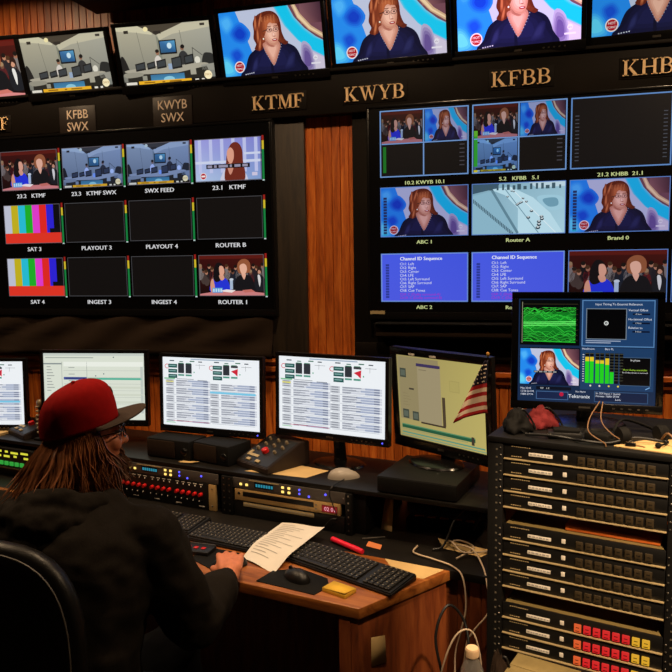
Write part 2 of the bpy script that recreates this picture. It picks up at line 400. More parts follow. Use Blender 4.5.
def pic_host(c, warm=0):
    """studio shot: woman with auburn hair, glasses and a navy blouse"""
    c.grad(0, 0, 1, 1, (30, 120, 235), (190, 190, 222), (186, 180, 214), (40, 150, 225), 0)
    mixc = lambda a, b, t: tuple(x+(y-x)*t for x, y in zip(a, b))
    for k in range(7):
        t = k/6; d = .07*(1-t)
        c.poly([(.17+d, 0), (.60-d*.4, 0), (.79-d*.4, .5), (.99-d*.4, 1), (.36+d, 1), (.27+d, .5)], mixc((70, 150, 234), (190, 196, 220), t), 1+k*.1)
    c.poly([(0, 0), (.17, 0), (.27, .5), (.36, 1), (0, 1)], (36, 138, 236), 1)
    c.soft([(.09, .3), (.2, .16), (.3, .34), (.24, .5), (.13, .46)], (32, 124, 230), (14, 62, 196), 2)
    c.soft([(.06, .62), (.16, .54), (.22, .7), (.12, .84)], (34, 130, 232), (20, 78, 208), 2)
    c.soft([(-.02, .1), (.1, .02), (.15, .2), (.05, .36)], (40, 142, 238), (78, 178, 248), 2)
    c.soft([(-.03, .66), (.07, .7), (.14, 1), (-.04, 1.04)], (42, 146, 238), (96, 208, 244), 2)
    for k in range(6):
        d = .022*k/5; t = k/5
        c.poly([(.55+d, 0), (.69-d, 0), (.74-d, .18+d), (.83-d, .36+d), (.93-d, .5+d), (1, .57+d), (1, .82-d), (.88, .7-d), (.76, .54-d), (.64+d, .3)], mixc((120, 196, 226), (20, 196, 236), t), 2+k*.1)
    c.poly([(.69, 0), (1, 0), (1, .57), (.93, .5), (.83, .36), (.74, .18)], (116, 72, 84), 2.6)
    c.grad(.8, .0, 1, .3, (126, 82, 90), (64, 38, 52), (80, 44, 58), (150, 98, 100), 2.8)
    c.poly([(.72, 0), (.76, 0), (.8, .14), (.9, .34), (1, .46), (1, .54), (.87, .39), (.77, .2)], (206, 168, 132), 3)
    c.poly([(.735, 0), (.75, 0), (.79, .15), (.89, .36), (1, .485), (1, .51), (.875, .375), (.775, .19)], (238, 206, 166), 3.2)
    c.soft([(.79, .58), (.88, .66), (.9, 1.04), (.78, 1.04)], (176, 166, 200), (104, 82, 146), 2.6)
    c.poly([(.88, .72), (1, .84), (1, 1), (.885, 1)], (206, 196, 216), 2.5)
    # blouse
    c.soft([(.19, 1.04), (.215, .88), (.26, .7), (.33, .61), (.4, .56), (.58, .53), (.67, .57), (.74, .66), (.78, .84), (.8, 1.06)], (15, 16, 44), (27, 28, 70), 4)
    c.soft([(.27, .98), (.3, .8), (.35, .72), (.34, .9)], (25, 26, 66), (40, 42, 90), 5)
    c.soft([(.6, .95), (.66, .74), (.72, .72), (.69, .92)], (25, 26, 66), (38, 40, 86), 5)
    c.poly([(.47, .84), (.49, .84), (.5, 1), (.47, 1)], (14, 15, 42), 5)
    # hair behind
    c.soft([(.335, .33), (.335, .2), (.375, .1), (.45, .05), (.53, .055), (.585, .13), (.605, .25), (.61, .38), (.635, .5), (.665, .545), (.63, .58), (.575, .53), (.5, .5), (.42, .56), (.405, .615), (.365, .635), (.325, .60), (.345, .53), (.325, .44)], (98, 36, 22), (142, 64, 38), 5)
    for a, b in (((.35, .3), (.36, .12)), ((.365, .5), (.37, .3)), ((.385, .28), (.42, .09)), ((.37, .62), (.39, .46))):
        c.soft([(a[0]-.008, a[1]), (b[0]-.006, b[1]), (b[0]+.012, b[1]-.01), (a[0]+.016, a[1])], (142, 64, 38), (198, 112, 70), 6)
    # neck, chest
    c.soft([(.42, .52), (.54, .5), (.585, .57), (.56, .7), (.505, .88), (.46, .76), (.42, .62)], (196, 128, 108), (236, 178, 156), 6)
    # face
    c.soft([(.43, .3), (.46, .2), (.54, .19), (.575, .28), (.582, .38), (.568, .5), (.535, .575), (.475, .55), (.44, .46)], (206, 140, 116), (246, 192, 168), 7)
    c.soft([(.41, .36), (.41, .2), (.46, .11), (.54, .1), (.585, .18), (.58, .25), (.53, .205), (.48, .24), (.455, .34), (.435, .42)], (128, 56, 32), (186, 98, 58), 8)
    for k in range(5): c.line(.43+.03*k, .13-.004*k, .425+.03*k, .2+.01*k, .006, (212, 128, 80), 8.9)
    for x in (.49, .553):
        c.ell(x, .335, .028, .036, (66, 36, 36), 9); c.ell(x, .335, .0225, .029, (226, 166, 146), 9.3); c.ell(x+.004, .333, .009, .012, (52, 30, 28), 9.6); c.line(x-.02, .285, x+.02, .28, .012, (120, 62, 44), 9.6)
    c.line(.425, .345, .465, .33, .012, (60, 36, 34), 9)
    c.soft([(.52, .34), (.548, .43), (.53, .445), (.512, .43)], (216, 150, 128), (248, 200, 180), 9)
    c.ell(.536, .435, .013, .007, (170, 100, 84), 9.5)
    c.ell(.535, .49, .026, .020, (168, 44, 52), 9); c.ell(.535, .487, .016, .007, (240, 220, 212), 9.5)
    c.soft([(.44, .47), (.48, .55), (.53, .585), (.5, .6), (.45, .55)], (190, 122, 102), (176, 106, 88), 7.9)
    c.ell(.425, .46, .007, .014, (250, 240, 220), 9)
    for k in range(9):
        t = k/8
        c.ell(.42+.05*t+.03*t*t, .6+.28*t, .004, .007, (150, 150, 170), 9); c.ell(.595-.05*t-.045*t*t, .57+.31*t, .004, .007, (150, 150, 170), 9)
    for k in range(5): c.ell(.21+.02*k, .985-.004*k, .006, .009, (200, 200, 215), 9)
    c.ell(.155, .86, .052, .052*c.asp, (240, 226, 222), 9); c.ell(.155, .86, .043, .043*c.asp, (178, 20, 34), 9.5)
    c.text('HOT', .155, .85, .035, (250, 240, 240), 10, True); c.text('TOPICS', .155, .905, .03, (250, 240, 240), 10, True)
    c.ell(.915, .82, .022, .022*c.asp, (228, 222, 232), 9); c.text('abc', .915, .835, .03, (150, 140, 160), 10, True)
    c.rect(.87, .895, .96, .92, (226, 220, 230), 9)
def pic_newsroom(c, cool=False):
    """sports studio desk on air"""
    t = (lambda r, g, b: (int(r*.8), int(g*.92), min(255, int(b*1.25)))) if cool else (lambda r, g, b: (r, g, b))
    c.grad(0, 0, 1, 1, t(176, 170, 146), t(172, 170, 154), t(122, 124, 118), t(118, 118, 110), 0)
    c.poly([(0, 0), (.4, .0), (.38, .16), (.2, .1), (0, .06)], t(204, 198, 168), 1)
    c.poly([(.42, .02), (1, 0), (1, .1), (.6, .17), (.45, .26)], t(194, 188, 162), 1)
    c.poly([(.24, 0), (.72, 0), (.6, .07), (.42, .17), (.36, .1)], t(74, 66, 54), 2)
    c.poly([(.42, .17), (.455, .26), (.46, .62), (.425, .62)], t(132, 134, 118), 2)
    c.line(.68, .12, .7, .6, .008, t(104, 104, 94), 2); c.line(.22, .1, .25, .6, .008, t(108, 108, 96), 2)
    c.rect(.08, .06, .13, .11, t(48, 42, 36), 3); c.rect(.9, .03, .95, .07, t(60, 54, 48), 3); c.rect(.4, .1, .48, .15, t(52, 46, 40), 3); c.ell(.32, .06, .025, .04, t(240, 226, 170), 3)
    c.rect(.44, .26, .625, .5, t(26, 26, 28), 3); c.grad(.452, .28, .613, .47, (60, 110, 160), (90, 160, 200), (40, 90, 140), (50, 90, 120), 4); c.ell(.55, .36, .025, .05, (200, 226, 236), 5)
    # people
    c.blob([(.37, .68), (.375, .56), (.41, .51), (.44, .56), (.45, .68)], t(214, 206, 196), 4); c.ell(.412, .46, .02, .045, t(150, 108, 84), 4); c.ell(.41, .435, .021, .03, t(34, 28, 24), 5)
    c.blob([(.63, .68), (.64, .52), (.685, .46), (.73, .52), (.74, .68)], t(54, 54, 54), 4); c.ell(.682, .41, .02, .045, t(140, 100, 80), 4); c.ell(.688, .39, .022, .035, t(30, 26, 24), 5)
    c.blob([(.0, .8), (.0, .52), (.035, .5), (.07, .66), (.08, .8)], t(38, 36, 34), 4)
    c.line(.79, .42, .79, .66, .01, t(50, 48, 44), 4); c.line(.79, .42, .89, .56, .01, t(50, 48, 44), 4)
    c.blob([(.88, .72), (.9, .54), (.95, .52), (1.0, .56), (1.02, .74)], t(46, 46, 44), 4); c.ell(.83, .63, .03, .06, t(220, 216, 200), 4)
    # desk
    c.blob([(.02, .74), (.3, .7), (.6, .7), (.9, .68), (.92, .76), (.6, .82), (.2, .82)], t(170, 164, 146), 5)
    c.poly([(.05, .78), (.2, .81), (.6, .82), (.92, .74), (.97, .98), (.04, 1)], t(44, 42, 36), 6)
    c.blob([(.02, .78), (.2, .78), (.21, .84), (.04, .86)], t(150, 146, 130), 7)
    c.grad(.3, .83, .67, .96, (60, 110, 150), (60, 110, 150), (70, 150, 190), (70, 140, 180), 7); c.ell(.5, .92, .06, .05, (140, 200, 220), 8)
    c.rect(.21, .84, .26, .92, t(150, 148, 132), 7); c.rect(.74, .77, .8, .87, t(166, 162, 144), 7)
    c.poly([(.86, .72), (1, .7), (1, .82), (.87, .8)], t(150, 148, 136), 6)
    for x0, x1, y0, y1 in ((.15, .26, .6, .76), (.28, .37, .6, .74), (.385, .49, .57, .74), (.55, .66, .54, .76), (.69, .79, .52, .7)):
        c.poly([(x0, y0+.03), (x1, y0), (x1, y1-.02), (x0, y1)], t(34, 33, 32), 7); c.poly([(x0+.01, y0+.05), (x1-.01, y0+.025), (x1-.01, y1-.05), (x0+.01, y1-.03)], t(62, 66, 68), 8)
    c.rect(.51, .66, .55, .76, t(150, 170, 196), 7)
    c.rect(.0, .93, 1, 1, (26, 24, 22), 8); c.rect(.02, .94, .14, .985, (226, 220, 206), 9); c.rect(.16, .93, .74, .985, (238, 178, 40), 9)
    for a, b in ((.22, .34), (.42, .45), (.5, .63)): c.rect(a, .948, b, .97, (150, 100, 20), 10)
    c.rect(.78, .945, .82, .98, (226, 220, 206), 9); c.rect(.85, .945, .88, .98, (226, 220, 206), 9)
    c.ell(.925, .89, .042, .042*c.asp, (246, 232, 190), 10); c.text('SWX', .925, .905, .04, (180, 130, 50), 11, True)
def pic_panel(c):
    """two women at the talk-show table before the audience"""
    c.grad(0, 0, 1, 1, (60, 12, 12), (72, 18, 14), (26, 10, 10), (22, 8, 8), 0)
    c.rect(0, 0, 1, .1, (92, 24, 18), 1)
    r = random.Random(3)
    for k in range(22):
        x = (k+.5)/22; y = .3+.12*((k*7) % 3)/2+r.uniform(-.03, .03)
        c.ell(x, y+.17, .05, .16, r.choice([(40, 34, 38), (96, 30, 30), (30, 34, 44), (70, 56, 52), (120, 112, 110), (20, 20, 24)]), 1)
        c.ell(x, y, .023, .055, r.choice([(150, 100, 78), (176, 122, 96), (110, 70, 54)]), 2)
        c.ell(x-.004, y-.03, .025, .04, r.choice([(40, 26, 20), (70, 44, 28), (150, 120, 90), (24, 18, 16)]), 3)
    c.blob([(.86, .85), (.86, .55), (.92, .48), (.99, .56), (1, .86)], (26, 28, 34), 3); c.blob([(.9, .52), (.93, .5), (.945, .62), (.925, .78)], (216, 214, 212), 4); c.ell(.925, .4, .027, .07, (196, 142, 116), 4); c.blob([(.89, .5), (.895, .34), (.93, .29), (.965, .36), (.965, .55), (.95, .42), (.915, .38)], (46, 26, 20), 5)
    c.blob([(.17, .9), (.2, .64), (.27, .53), (.36, .54), (.43, .6), (.47, .74), (.48, .92)], (36, 52, 214), 4)
    c.blob([(.17, .72), (.19, .6), (.22, .6), (.24, .88), (.18, .9)], (216, 152, 126), 5)
    c.blob([(.22, .56), (.235, .34), (.28, .2), (.34, .2), (.385, .3), (.39, .46), (.36, .5), (.33, .62), (.26, .66)], (18, 14, 18), 5)
    c.blob([(.32, .28), (.37, .28), (.395, .4), (.37, .5), (.33, .5), (.315, .4)], (224, 164, 138), 6); c.blob([(.31, .5), (.37, .48), (.39, .58), (.34, .62)], (218, 158, 132), 6)
    c.blob([(.54, .92), (.56, .62), (.63, .5), (.74, .49), (.81, .56), (.85, .74), (.85, .94)], (20, 20, 24), 4)
    c.blob([(.6, .4), (.6, .22), (.66, .12), (.74, .12), (.79, .22), (.79, .38), (.76, .44), (.64, .46)], (150, 88, 56), 5)
    c.blob([(.63, .28), (.68, .22), (.73, .26), (.74, .38), (.7, .48), (.65, .44)], (232, 178, 152), 6); c.blob([(.655, .46), (.72, .47), (.71, .56), (.69, .6)], (228, 172, 148), 6)
    c.poly([(.0, .95), (.3, .88), (.7, .88), (1, .93), (1, 1), (0, 1)], (206, 128, 128), 6)
    c.poly([(.3, .88), (.42, .84), (.56, .86), (.5, .92)], (240, 230, 226), 7); c.poly([(.66, .86), (.8, .84), (.86, .9), (.7, .92)], (196, 110, 100), 7)
    c.rect(.2, .8, .36, .92, (80, 150, 210), 7)
    for k in range(4): c.rect(.21+.038*k, .82, .235+.038*k, .9, (190, 226, 246), 8)
    c.rect(.475, .62, .52, .84, (170, 190, 214), 7); c.ell(.5, .6, .03, .03, (200, 210, 220), 7)
def pic_interview(c):
    c.grad(0, 0, 1, 1, (160, 160, 226), (128, 130, 210), (130, 160, 210), (180, 200, 232), 0)
    for k in range(6): c.rect(.05+.17*k, 0, .1+.17*k, .8, (190, 196, 236), 1)
    c.rect(0, .52, 1, .58, (206, 214, 238), 2); c.rect(.75, .35, 1, .4, (206, 214, 238), 2)
    c.blob([(.4, 1.05), (.42, .8), (.5, .66), (.6, .64), (.72, .72), (.78, 1.05)], (206, 206, 226), 3)
    c.blob([(.46, 1.02), (.47, .6), (.5, .3), (.57, .12), (.66, .12), (.72, .28), (.73, .56), (.76, .84), (.72, 1.02)], (112, 42, 30), 4)
    c.blob([(.49, .32), (.54, .22), (.59, .3), (.59, .48), (.55, .6), (.5, .52)], (222, 158, 134), 5)
    c.blob([(.49, .62), (.56, .6), (.58, .72), (.53, .86)], (206, 140, 118), 5)
    c.rect(.17, .6, .83, .7, (18, 16, 22), 6)
    for a, b in ((.19, .26), (.29, .33), (.36, .5), (.53, .56), (.6, .69), (.72, .8)): c.rect(a, .62, b, .68, (150, 146, 170), 7)
    c.ell(.12, .87, .05, .05*c.asp, (236, 220, 220), 6); c.ell(.12, .87, .04, .04*c.asp, (180, 26, 50), 7); c.rect(.09, .85, .15, .89, (240, 230, 230), 8)
    c.rect(.86, .82, .94, .9, (206, 200, 226), 6)
def pic_bars(c):
    for k, col in enumerate([(192, 196, 214), (196, 178, 30), (38, 190, 214), (28, 176, 40), (226, 60, 206), (226, 40, 34), (44, 34, 214), (8, 8, 14)]):
        c.rect(k/8, 0, (k+1)/8, .73, col, 0)
    c.rect(0, .73, 1, 1, (224, 52, 36), 0); c.rect(.8, .62, .98, .73, (14, 12, 18), 1)
def pic_blank(c, frame=True):
    c.rect(0, 0, 1, 1, (14, 12, 12), 0)
def pic_traffic(c):
    c.grad(0, 0, 1, 1, (128, 170, 190), (150, 192, 210), (170, 210, 226), (120, 170, 190), 0)
    c.poly([(0, 0), (.3, 0), (.28, .1), (0, .2)], (60, 90, 110), 1); c.poly([(.6, 0), (1, 0), (1, .1), (.7, .12)], (190, 216, 228), 1)
    c.poly([(.2, .12), (.42, .08), (.66, .3), (.84, .6), (.98, 1), (.5, 1), (.5, .5), (.36, .24)], (186, 222, 236), 2)
    c.line(.36, .12, .72, .98, .016, (110, 150, 168), 3); c.line(.42, .1, .9, .98, .012, (226, 240, 246), 3)
    c.line(.22, .14, .5, .98, .05, (96, 134, 152), 3)
    c.poly([(0, .24), (.2, .16), (.34, .46), (.44, 1), (0, 1)], (140, 184, 204), 2)
    c.blob([(.7, .3), (.8, .26), (.96, .3), (.98, .5), (.86, .56), (.76, .46)], (160, 204, 222), 3); c.blob([(.76, .34), (.9, .32), (.92, .46), (.82, .48)], (110, 158, 180), 4)
    r = random.Random(5)
    for k in range(16): c.rect(.02+.06*k+r.uniform(-.01, .01), .02+r.uniform(0, .06), .05+.06*k, .14, (62, 90, 104), 4)
    for k in range(26): c.line(.02+.017*k, .3+.026*k, .02+.017*k, .38+.026*k, .02, (70, 100, 116), 4)
    for k in range(16):
        t = r.random(); x = .38+.4*t+r.uniform(-.06, .1); y = .16+.74*t; q = .012+.014*t
        c.ell(x, y, q, q*1.3, (48, 62, 74), 4, 8); c.ell(x, y-q*.5, q*.6, q*.6, (210, 220, 224), 5, 8)
def pic_chanid(c, full=True):
    c.grad(0, 0, 1, 1, (72, 92, 232), (66, 86, 226), (72, 88, 226), (78, 92, 230), 0)
    c.frame(0, 0, 1, 1, .02, (150, 180, 236), 1)
    c.text('Channel ID Sequence', .22, .145, .07, (236, 240, 252), 2); c.text('Channel ID Sequence', .223, .145, .07, (236, 240, 252), 2)
    for k, t in enumerate(('Ch1: Left', 'Ch2: Right', 'Ch3: Center', 'Ch4: LFE', 'Ch5: Left Surround', 'Ch6: Right Surround', 'Ch7: SAP', 'Ch8: Cue Tones')):
        c.text(t, .22, .245+.078*k, .055, (224, 230, 250), 2)
    for k, t in enumerate(('Ch9: C (Dolby surround-A)', 'Ch10: C (Dolby surround-B)')):
        c.text(t, .22, .87+.07*k, .052, (170, 30, 196), 2)
    for k in range(13): c.rect(.055, .22+.055*k, .095, .262+.055*k, (44, 58, 150), 2)
def pic_quad(c, mode):
    c.rect(0, 0, 1, 1, (12, 11, 12), 0)
    pic_panel(c.sub(.02, .02, .485, .49, 1, (.5, .55, .7))); pic_host(c.sub(.515, .02, .98, .49, 1, (.45, .5, .7)))
    if mode == 1:
        pic_newsroom(c.sub(.02, .51, .485, .98, 1, (.35, .6, .9)), True)
        for y0, y1, col in ((.38, .46, (90, 170, 40)), (.46, .9, (40, 150, 46)), (.95, .99, (200, 190, 40))): c.rect(.02, y0, .06, y1, col, 14)
    else: c.rect(.035, .54, .07, .93, (20, 110, 34), 3)
    for k in range(6): c.rect(.9, .55+.06*k, .955, .565+.06*k, (66, 64, 70), 3)
    b = (110, 150, 206)
    c.frame(0, 0, 1, 1, .018, b, 15); c.rect(.493, .02, .507, .98, b, 15); c.rect(.02, .492, .98, .508, b, 15)
def pic_rundown(c, hl=None, flip=False):
    """newsroom automation rundown: white page, two columns of grey rows"""
    c.rect(0, 0, 1, 1, (236, 240, 244), 0)
    c.rect(.3, .015, .75, .03, (150, 170, 190), 1)
    r = random.Random(11 if flip else 4)
    for q, x in enumerate((.03, .5)):
        c.text('C' if q == 0 or flip else 'C', x-.012, .17, .07, (206, 40, 60), 2)
        for k in range(3): c.rect(x+.03, .1+.075*k, x+.125, .155+.075*k, (30, 84, 80), 2); c.rect(x+.04, .118+.075*k, x+.11, .132+.075*k, (130, 170, 166), 3)
        c.rect(x+.045, .045, x+.095, .06, (50, 70, 80), 2); c.rect(x+.15, .055, x+.19, .068, (50, 110, 90), 2); c.rect(x+.26, .045, x+.31, .06, (50, 110, 90), 2); c.rect(x+.35, .05, x+.39, .064, (60, 70, 80), 2)
        for k in range(2):
            if q == 1 and k == 1:
                c.rect(x+.215, .09, x+.285, .12, (60, 60, 66), 2); c.poly([(x+.215, .17), (x+.285, .13), (x+.28, .24), (x+.25, .2)], (206, 36, 56), 2)
            else: c.rect(x+.135+.08*k, .09, x+.2+.08*k, .23, (46, 50, 56), 2)
            c.rect(x+.14+.08*k, .08, x+.195+.08*k, .09, (60, 130, 100), 3); c.rect(x+.135+.08*k, .245, x+.2+.08*k, .27, (80, 150, 130), 2)
        c.rect(x+.36, .09, x+.363, .16, (120, 124, 130), 2); c.rect(x+.32, .1, x+.42, .106, (150, 154, 160), 2); c.rect(x+.3, .2, x+.31, .22, (60, 160, 120), 2)
        y = .33 if q == 0 else .36
        if q == 0: c.rect(x-.015, .305, x+.1, .325, (130, 190, 150), 2); c.rect(x, .345, x+.085, .37, (236, 226, 60), 2); c.rect(x+.12, .31, x+.3, .318, (130, 136, 146), 2); c.rect(x+.34, .32, x+.44, .33, (130, 136, 146), 2)
        n = 0
        while y < .95:
            hh = .032; blk = n % 3
            g = (170, 178, 194) if (n // 3) % 1 == 0 else (190, 196, 206)
            c.rect(x, y, x+.09, y+hh*.86, (190, 194, 202), 2); c.rect(x+.012, y+.006, x+.075, y+hh*.6, (140, 144, 154), 3)
            x2 = x+.12+r.choice((.12, .16, .2))
            c.rect(x+.11, y, x+.47, y+hh*.8, (206, 210, 220), 2)
            c.rect(x2, y, x+.45, y+hh*.8, (164, 174, 198), 3)
            c.rect(x+.115, y+.004, x+.115+r.uniform(.08, .2), y+.012, (110, 116, 130), 4); c.rect(x+.115, y+.018, x+.115+r.uniform(.05, .16), y+.023, (130, 136, 150), 4)
            c.rect(x+.4, y+.004, x+.45, y+.022, (130, 138, 160), 4)
            y += hh; n += 1
            if blk == 2: c.rect(x+.02, y+.005, x+.45, y+.011, (176, 182, 192), 2); y += .022
        if hl is not None and q == 1: c.rect(x, hl, x+.46, hl+.03, (120, 196, 226), 5)
        if q == 0: c.rect(x+.08, .93, x+.46, .936, (206, 90, 110), 5); c.rect(x, .955, x+.1, .965, (140, 200, 150), 5)
def pic_timeline(c):
    c.rect(0, 0, 1, 1, (216, 222, 208), 0); c.rect(0, 0, 1, .04, (196, 204, 196), 1); c.rect(.02, .06, .5, .075, (160, 168, 160), 1)
    c.rect(.0, .15, .18, .17, (130, 140, 140), 1); c.rect(.2, .13, .985, .2, (232, 236, 226), 1)
    c.rect(.18, .13, .184, 1, (150, 156, 150), 1); c.rect(.43, .13, .434, .55, (150, 156, 150), 1)
    for k in range(9): c.rect(.03, .2+.045*k, .03+.04+.012*(k % 4), .212+.045*k, (150, 156, 150), 2)
    for k in range(7): c.rect(.2, .26+.1*k, .985, .264+.1*k, (170, 176, 168), 2); c.rect(.25, .21+.1*k, .31, .222+.1*k, (160, 166, 160), 2)
    c.rect(.2, .36, .43, .4, (70, 84, 150), 3); c.rect(.22, .37, .42, .386, (40, 52, 110), 4); c.rect(.44, .37, .97, .4, (80, 176, 150), 3)
    for k in range(4): c.rect(.2, .5+.11*k, .985, .53+.11*k, (206, 212, 196), 3)
    for x, y in ((.6, .31), (.7, .06), (.52, .34)): c.ell(x, y, .006, .01, (60, 90, 100), 4, 8)
    c.rect(.96, .2, .985, .9, (190, 198, 190), 3)
def pic_editor(c):
    c.grad(0, 0, 1, 1, (176, 164, 112), (206, 196, 118), (214, 204, 126), (190, 180, 118), 0)
    c.rect(.02, .02, .5, .78, (166, 156, 118), 1); c.rect(.25, .12, .52, .78, (178, 168, 136), 2)
    c.rect(.24, .08, .52, .115, (70, 60, 110), 3); c.rect(.27, .15, .36, .157, (130, 120, 96), 3)
    for x, y in ((.035, .16), (.05, .66), (.17, .67)): c.rect(x, y, x+.075, y+.11, (74, 84, 76), 3); c.rect(x+.01, y+.02, x+.065, y+.09, (104, 116, 106), 4)
    c.rect(.14, .39, .2, .41, (70, 66, 60), 3); c.rect(.53, .44, .565, .78, (86, 74, 58), 3); c.rect(.27, .78, .56, .8, (70, 60, 50), 3)
    for k in range(5): c.rect(.06, .46+.035*k, .06+.06+.02*(k % 3), .466+.035*k, (150, 140, 104), 3)
    c.rect(.62, .23, .73, .36, (196, 186, 116), 2); c.frame(.62, .23, .73, .36, .008, (184, 174, 110), 3)
    c.poly([(.03, .845), (.88, .845), (.88, .895), (.03, .895)], (40, 104, 76), 3); c.rect(.03, .845, .88, .858, (96, 160, 120), 4)
    c.rect(.84, .835, .87, .93, (70, 64, 54), 5); c.rect(.03, .94, .98, .955, (90, 170, 156), 3); c.rect(.03, .905, .8, .912, (150, 170, 130), 3)
    c.rect(.02, .975, 1, .985, (120, 176, 160), 3)
def pic_scope(c):
    c.rect(0, 0, 1, 1, (22, 42, 72), 0)
    # waveform
    c.rect(.01, .01, .455, .45, (6, 8, 8), 1)
    for k in range(8): c.rect(.02, .05+.05*k, .44, .053+.05*k, (70, 64, 40), 2)
    c.rect(.025, .03, .029, .43, (150, 150, 120), 2)
    w = c.sub(.035, .03, .425, .43, 3)
    w.grad(0, .24, 1, .55, (16, 120, 30), (14, 110, 28), (20, 150, 40), (20, 150, 40), 0); w.grad(0, .55, 1, .96, (20, 140, 36), (18, 130, 34), (8, 60, 16), (8, 60, 16), 0)
    r = random.Random(2)
    for k in range(34):
        y = .2+.72*r.random(); pts = []
        for i in range(15):
            y = min(.97, max(.14, y+r.uniform(-.09, .09))); pts.append((i/14, y))
        g = r.choice([70, 120, 170, 215])
        for a, b in zip(pts, pts[1:]): w.line(*a, *b, .012, (int(g*.25), g, int(g*.3)), 1+k % 4)
    for k in range(3): w.line(0, .5+.04*k, 1, .47+.04*k, .018, (110, 240, 110), 6)
    w.line(0, .95, 1, .97, .02, (40, 190, 50), 6)
    # vectorscope panel
    c.rect(.47, .01, .985, .455, (84, 128, 176), 1); c.rect(.478, .02, .978, .445, (30, 62, 104), 2)
    c.text('Input Timing To External Reference', .73, .06, .02, (220, 226, 236), 3, True)
    c.rect(.5, .09, .79, .385, (112, 126, 140), 3); c.rect(.506, .097, .784, .378, (5, 5, 6), 4)
    c.ell(.645, .23, .016, .02, (214, 218, 214), 5); c.ell(.645, .23, .009, .012, (10, 10, 12), 6); c.ell(.647, .23, .004, .005, (200, 200, 200), 7)
    for y, t in ((.1, 'Vertical Offset'), (.185, 'Horizontal Offset'), (.265, 'Relative to')): c.text(t, .8, y+.015, .02, (220, 226, 236), 3); c.rect(.83, y+.035, .95, y+.05, (14, 20, 40), 3); c.text('0 lines', .85, y+.048, .014, (200, 206, 216), 4)
    c.rect(.5, .395, .75, .403, (160, 174, 196), 3); c.rect(.5, .413, .68, .421, (160, 174, 196), 3)
    # picture
    c.rect(.012, .475, .46, .84, (8, 10, 14), 1); pic_host(c.sub(.016, .485, .455, .835, 2)); c.rect(.12, .7, .3, .72, (14, 14, 18), 16)
    for k in range(5): c.rect(.125+.035*k, .703, .15+.035*k, .716, (150, 150, 150), 17)
    # meters
    c.rect(.465, .465, .985, .87, (30, 60, 98), 1); c.text('Headroom', .475, .485, .018, (220, 224, 236), 3); c.text('Bars PL', .64, .485, .018, (220, 224, 236), 3)
    for k, (h, ye) in enumerate(((.25, .04), (.25, .04), (.22, .03), (.22, .03), (.24, .06), (.11, 0), (.0, 0), (.0, 0))):
        x = .5+.033*k+(.008 if k > 1 else 0)+(.004 if k > 3 else 0)
        c.rect(x, .515, x+.028, .805, (10, 10, 12), 3)
        for q in range(10): c.rect(x, .52+.028*q, x+.028, .524+.028*q, (90, 90, 70), 4)
        if h: c.rect(x, .805-h, x+.028, .805, (34, 206, 30), 5)
        if ye: c.rect(x, .805-h, x+.028, .805-h+ye, (226, 196, 40), 6)
    for k in range(12): c.rect(.48, .53+.023*k, .492, .538+.023*k, (206, 206, 206), 3)
    for k in range(4): c.ell(.54+.066*k, .83, .007, .009, (226, 220, 200) if k < 2 else (226, 200, 60), 4, 10)
    c.rect(.745, .55, .965, .82, (70, 96, 124), 3); c.rect(.75, .555, .96, .815, (6, 6, 8), 4)
    c.text('In phase', .855, .585, .018, (226, 226, 226), 5, True); c.text('Show display unavailable', .855, .675, .015, (170, 220, 60), 5, True); c.text('for Dolby stream in surround', .855, .7, .013, (220, 220, 220), 5, True)
    # footer
    c.text('May 2018', .02, .885, .018, (220, 224, 236), 3); c.text('12:06:26 PM', .02, .915, .018, (220, 224, 236), 3); c.text('1080i 59.94', .02, .945, .018, (220, 224, 236), 3)
    c.rect(.14, .855, .4, .885, (12, 16, 28), 3); c.text('REF    L R', .17, .878, .015, (206, 206, 206), 4)
    c.rect(.14, .9, .38, .98, (70, 104, 150), 3); c.rect(.145, .906, .375, .974, (22, 36, 70), 4); c.ell(.33, .925, .016, .02, (186, 24, 60), 5)
    c.text('No Alarm', .47, .9, .016, (220, 224, 236), 3, True); c.text('Tektronix', .46, .955, .034, (236, 240, 246), 3, True)
    c.rect(.57, .885, .95, .985, (60, 92, 130), 3); c.rect(.574, .89, .946, .98, (18, 32, 62), 4)
    c.text('In: SDI Input 1 (auto)', .58, .91, .018, (220, 224, 236), 5); c.text('Format: 1080i 59.94', .58, .937, .018, (220, 224, 236), 5); c.text('Lock', .72, .965, .018, (220, 224, 236), 5)
    c.line(.93, .85, .96, .83, .008, (120, 170, 220), 5)
# ------------------------------------------------------------------ room
WY = 3.45            # front of the boarded back wall
CEIL = 3.36
def structure(name, bm, mat, smooth=35):
    return tag(obj(name, bm, mat, None, smooth), kind='structure')
bm = B(); box(bm, -4.6, 2.6, -0.9, WY+0.1, -0.06, 0.0); structure('floor', bm, 'floor')
bm = B(); box(bm, -4.6, 2.6, -0.9, WY+0.1, CEIL, CEIL+0.06); structure('ceiling', bm, 'ceil')
bm = B(); box(bm, -4.68, -4.6, -0.9, WY+0.1, 0, CEIL); structure('wall_left', bm, 'wallside')
bm = B(); box(bm, 2.6, 2.68, -0.9, WY+0.1, 0, CEIL); structure('wall_right', bm, 'wallside')
bm = B(); box(bm, -4.6, 2.6, -0.98, -0.9, 0, CEIL); structure('wall_front', bm, 'wallside')
